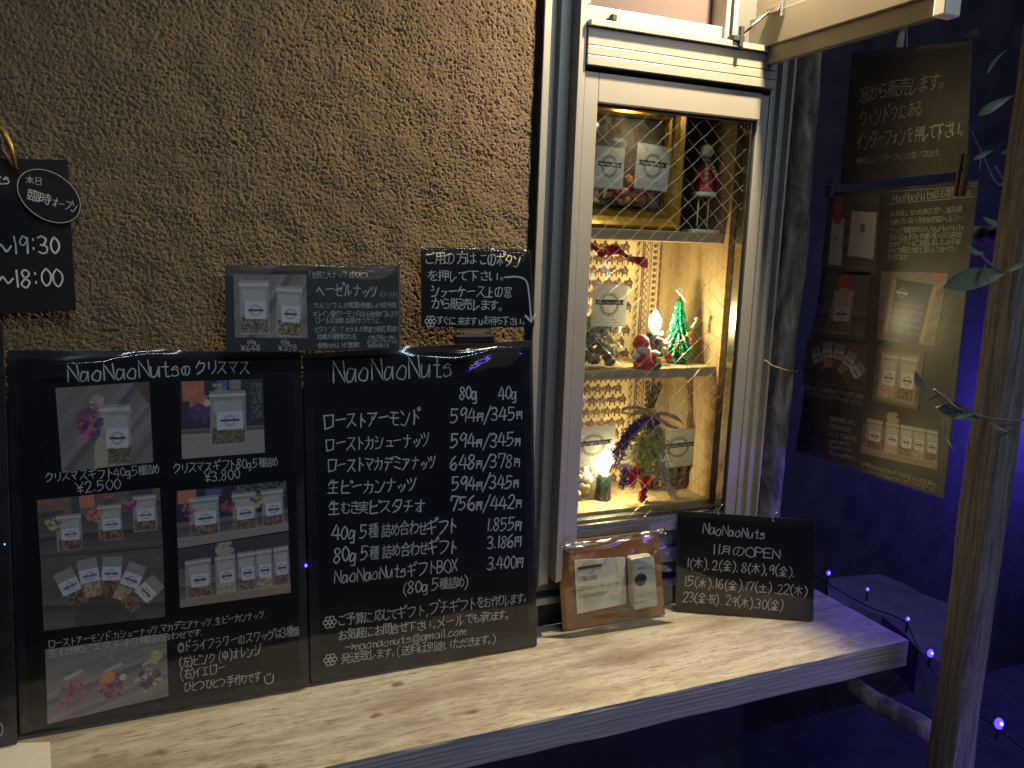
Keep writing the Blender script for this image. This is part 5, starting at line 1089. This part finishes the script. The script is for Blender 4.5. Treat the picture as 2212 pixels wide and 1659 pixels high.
# olive branches
def leafmesh():
    V = []; F = []; n = 8
    for i in range(n+1):
        t = i/n; w = .5*math.sin(math.pi*t**.8)*.26+.002; z = -.10*math.sin(math.pi*t)
        V += [(-w*.8, t, z+.03), (0, t, z), (w*.8, t, z+.03)]
    for i in range(n): F += [(3*i, 3*i+1, 3*i+4, 3*i+3), (3*i+1, 3*i+2, 3*i+5, 3*i+4)]
    me = bpy.data.meshes.new('leaf'); me.from_pydata(V, [], F); me.polygons.foreach_set('use_smooth', [True]*len(me.polygons)); me.materials.append(M['leaf']); return me
LEAF = leafmesh()
def olive(label, pts, y, leaves, r0=.0014):
    P = [on(a, c, 1, yy) for (a, c), yy in zip(pts, y)]; r = thing('olive_branch', label, 'branch', P[0], group='olive branches at the right')
    MB().tube(smooth_poly([tuple(p) for p in P], 5), r0, 6).build('stem', M['twig'], r, True); inv = root_inv(r)
    for (x0, y0, x1, y1, yy) in leaves:
        a = Y(x0, y0, yy); e = Y(x1, y1, yy-.012); d = e-a; L = d.length; d.normalize(); nrm = (Vector((random.uniform(-.5, .5), -1, random.uniform(-.6, .6)))); nrm = (nrm-d*nrm.dot(d)).normalized(); s = d.cross(nrm)
        o = bpy.data.objects.new('leaf', LEAF); COL.objects.link(o); o.parent = r
        o.matrix_basis = inv @ Matrix(((s.x*L, d.x*L, nrm.x*L, a.x), (s.y*L, d.y*L, nrm.y*L, a.y), (s.z*L, d.z*L, nrm.z*L, a.z), (0, 0, 0, 1)))
olive('olive sprig crossing in front of the lower hanging sign', [(2216, 908), (2150, 905), (2075, 885), (2040, 860), (2018, 842)], [-.34, -.36, -.38, -.40, -.41],
      [(2000, 845, 1975, 800, -.40), (2000, 870, 2042, 850, -.40), (2112, 905, 2020, 878, -.38), (2060, 905, 2110, 888, -.38), (2036, 905, 2060, 975, -.38), (2130, 905, 2180, 935, -.36), (2190, 880, 2212, 840, -.35)])
olive('olive sprig with a forked pair of leaves right of the signs', [(2212, 620), (2170, 590), (2130, 562), (2120, 545)], [-.28, -.30, -.32, -.33], [(2120, 550, 2085, 520, -.33), (2122, 552, 2158, 535, -.33), (2168, 590, 2030, 620, -.33), (2170, 588, 2230, 560, -.32), (2128, 570, 2135, 610, -.33)])
olive('bare forked olive twig high at the right edge', [(2208, 330), (2160, 400), (2120, 330), (2095, 280)], [-.14, -.16, -.18, -.19], [(2100, 345, 2150, 322, -.18), (2110, 250, 2190, 205, -.18), (2115, 370, 2135, 310, -.15), (2160, 330, 2222, 322, -.15), (2120, 470, 2190, 490, -.15), (2130, 160, 2175, 105, -.15)])
olive('thin olive twig beside the short log', [(2220, 520), (2190, 470), (2170, 400), (2150, 360)], [-.12, -.13, -.14, -.15], [(2180, 440, 2225, 400, -.14), (2190, 480, 2160, 530, -.14)])
# far slab and string of blue lights
P = [(1785, 1248), (1900, 1240), (1958, 1262), (1985, 1280), (2040, 1300), (2120, 1345), (2125, 1400), (2050, 1440), (1985, 1405), (1955, 1370), (1905, 1330), (1850, 1312), (1790, 1295)]
V = [Z(a, c, -.80) for a, c in P]; n = len(V)
tag(mesh('stone_edging', V+[v-Vector((0, 0, .10)) for v in V], [tuple(range(n))[::-1], tuple(range(n, 2*n))]+[(i, (i+1) % n, n+(i+1) % n, n+i) for i in range(n)], M['stone']), 'pale flat stone edging under the blue fairy lights', 'stone')
W_ = [(1740, 1230), (1790, 1262), (1874, 1310), (1930, 1330), (1961, 1352), (1995, 1420), (2060, 1500), (2158, 1575), (2240, 1640)]
r = thing('fairy_lights', 'string of blue fairy lights lying past the end of the counter', 'fairy lights', Z(1874, 1310, -.79), group='strings of blue fairy lights')
MB().tube(smooth_poly([tuple(Z(a, c, -.788)) for a, c in W_], 6), .0017, 7).build('cable', M['wire'], r, True)
def led(r, p, s=1.0, cable=None):
    MB().ball(p, .0022*s, .0022*s, .0030*s, 8, 6).build('bulb', M['bulb_blue'], r, True); MB().ball(p+Vector((-.0008, -.0018, .001))*s, .0009*s, n=6, m=4).build('bulb_core', M['bulb_blue_core'], r, True)
    if cable: MB().tube([p, cable], [.0022, .0030], 6).build('socket', M['wire'], r)
for a, c, s in ((1790, 1238, 1.2), (1874, 1273, .9), (1961, 1337, 1.0), (2010, 1411, 1.6), (2158, 1563, 1.9)):
    p = Z(a, c, -.76); led(r, p, s*1.7, p+Vector((0, 0, -.028))); light('fairy_glow', 'POINT', p+Vector((-.02, -.02, .012)), .022, (.16, .12, 1), .01)
r = thing('fairy_lights', 'string of blue fairy lights peeping out between the large boards', 'fairy lights', Y(661, 1222, -.02), group='strings of blue fairy lights')
MB().tube([Y(-60, 1200, -.006), Y(12, 1176, -.010), Y(300, 1230, -.006), Y(661, 1222, -.010), Y(900, 1300, -.006)], .0016, 6).build('cable', M['wire'], r, True)
for a, c in ((12, 1176), (661, 1222)): led(r, Y(a, c, -.031) if a > 100 else Y(a, c, -.037), .8)
# string that hangs in the street side: mirrored in the glass
r = thing('fairy_lights', 'string of blue fairy lights hanging opposite the window', 'fairy lights', (1.2, -1.2, -.3), group='strings of blue fairy lights'); pts = []
for a, c in ((1432, 402), (1440, 400), (1392, 563), (1393, 655), (1415, 925), (1422, 930), (1480, 938), (1490, 944), (1410, 1026), (1420, 1030), (1397, 1104), (1412, 1110), (1290, 705)):
    g = Y(a, c, 0); d = g-CAM; d.y = -d.y; p = g+d*random.uniform(.75, .82); pts.append(p); led(r, p, .9)
pts.sort(key=lambda v: -v.z); MB().tube(smooth_poly([tuple(p+Vector((.004, 0, .004))) for p in pts], 3), .0012, 5).build('cable', M['wire'], r)
# wall lamp over the window (its light is the warm light on the wall)
r = thing('wall_lamp', 'black gooseneck wall lamp above the window', 'wall lamp', (LAMP[0], 0, LAMP[2]+.1))
lx, ly, lz = LAMP
MB().tube(smooth_poly([(lx, .0, lz+.16), (lx, -.05, lz+.20), (lx, ly+.02, lz+.20), (lx, ly, lz+.10)], 6), .007, 8).build('lamp_arm', M['wire'], r, True)
MB().lathe([(.02, .10), (.035, .085), (.055, .055), (.056, .053), (.033, .083)], (lx, ly, lz), 24).build('lamp_shade', M['wire'], r, True)
MB().ball((lx, ly, lz+.052), .018).build('bulb', M['bulb_warm'], r, True)
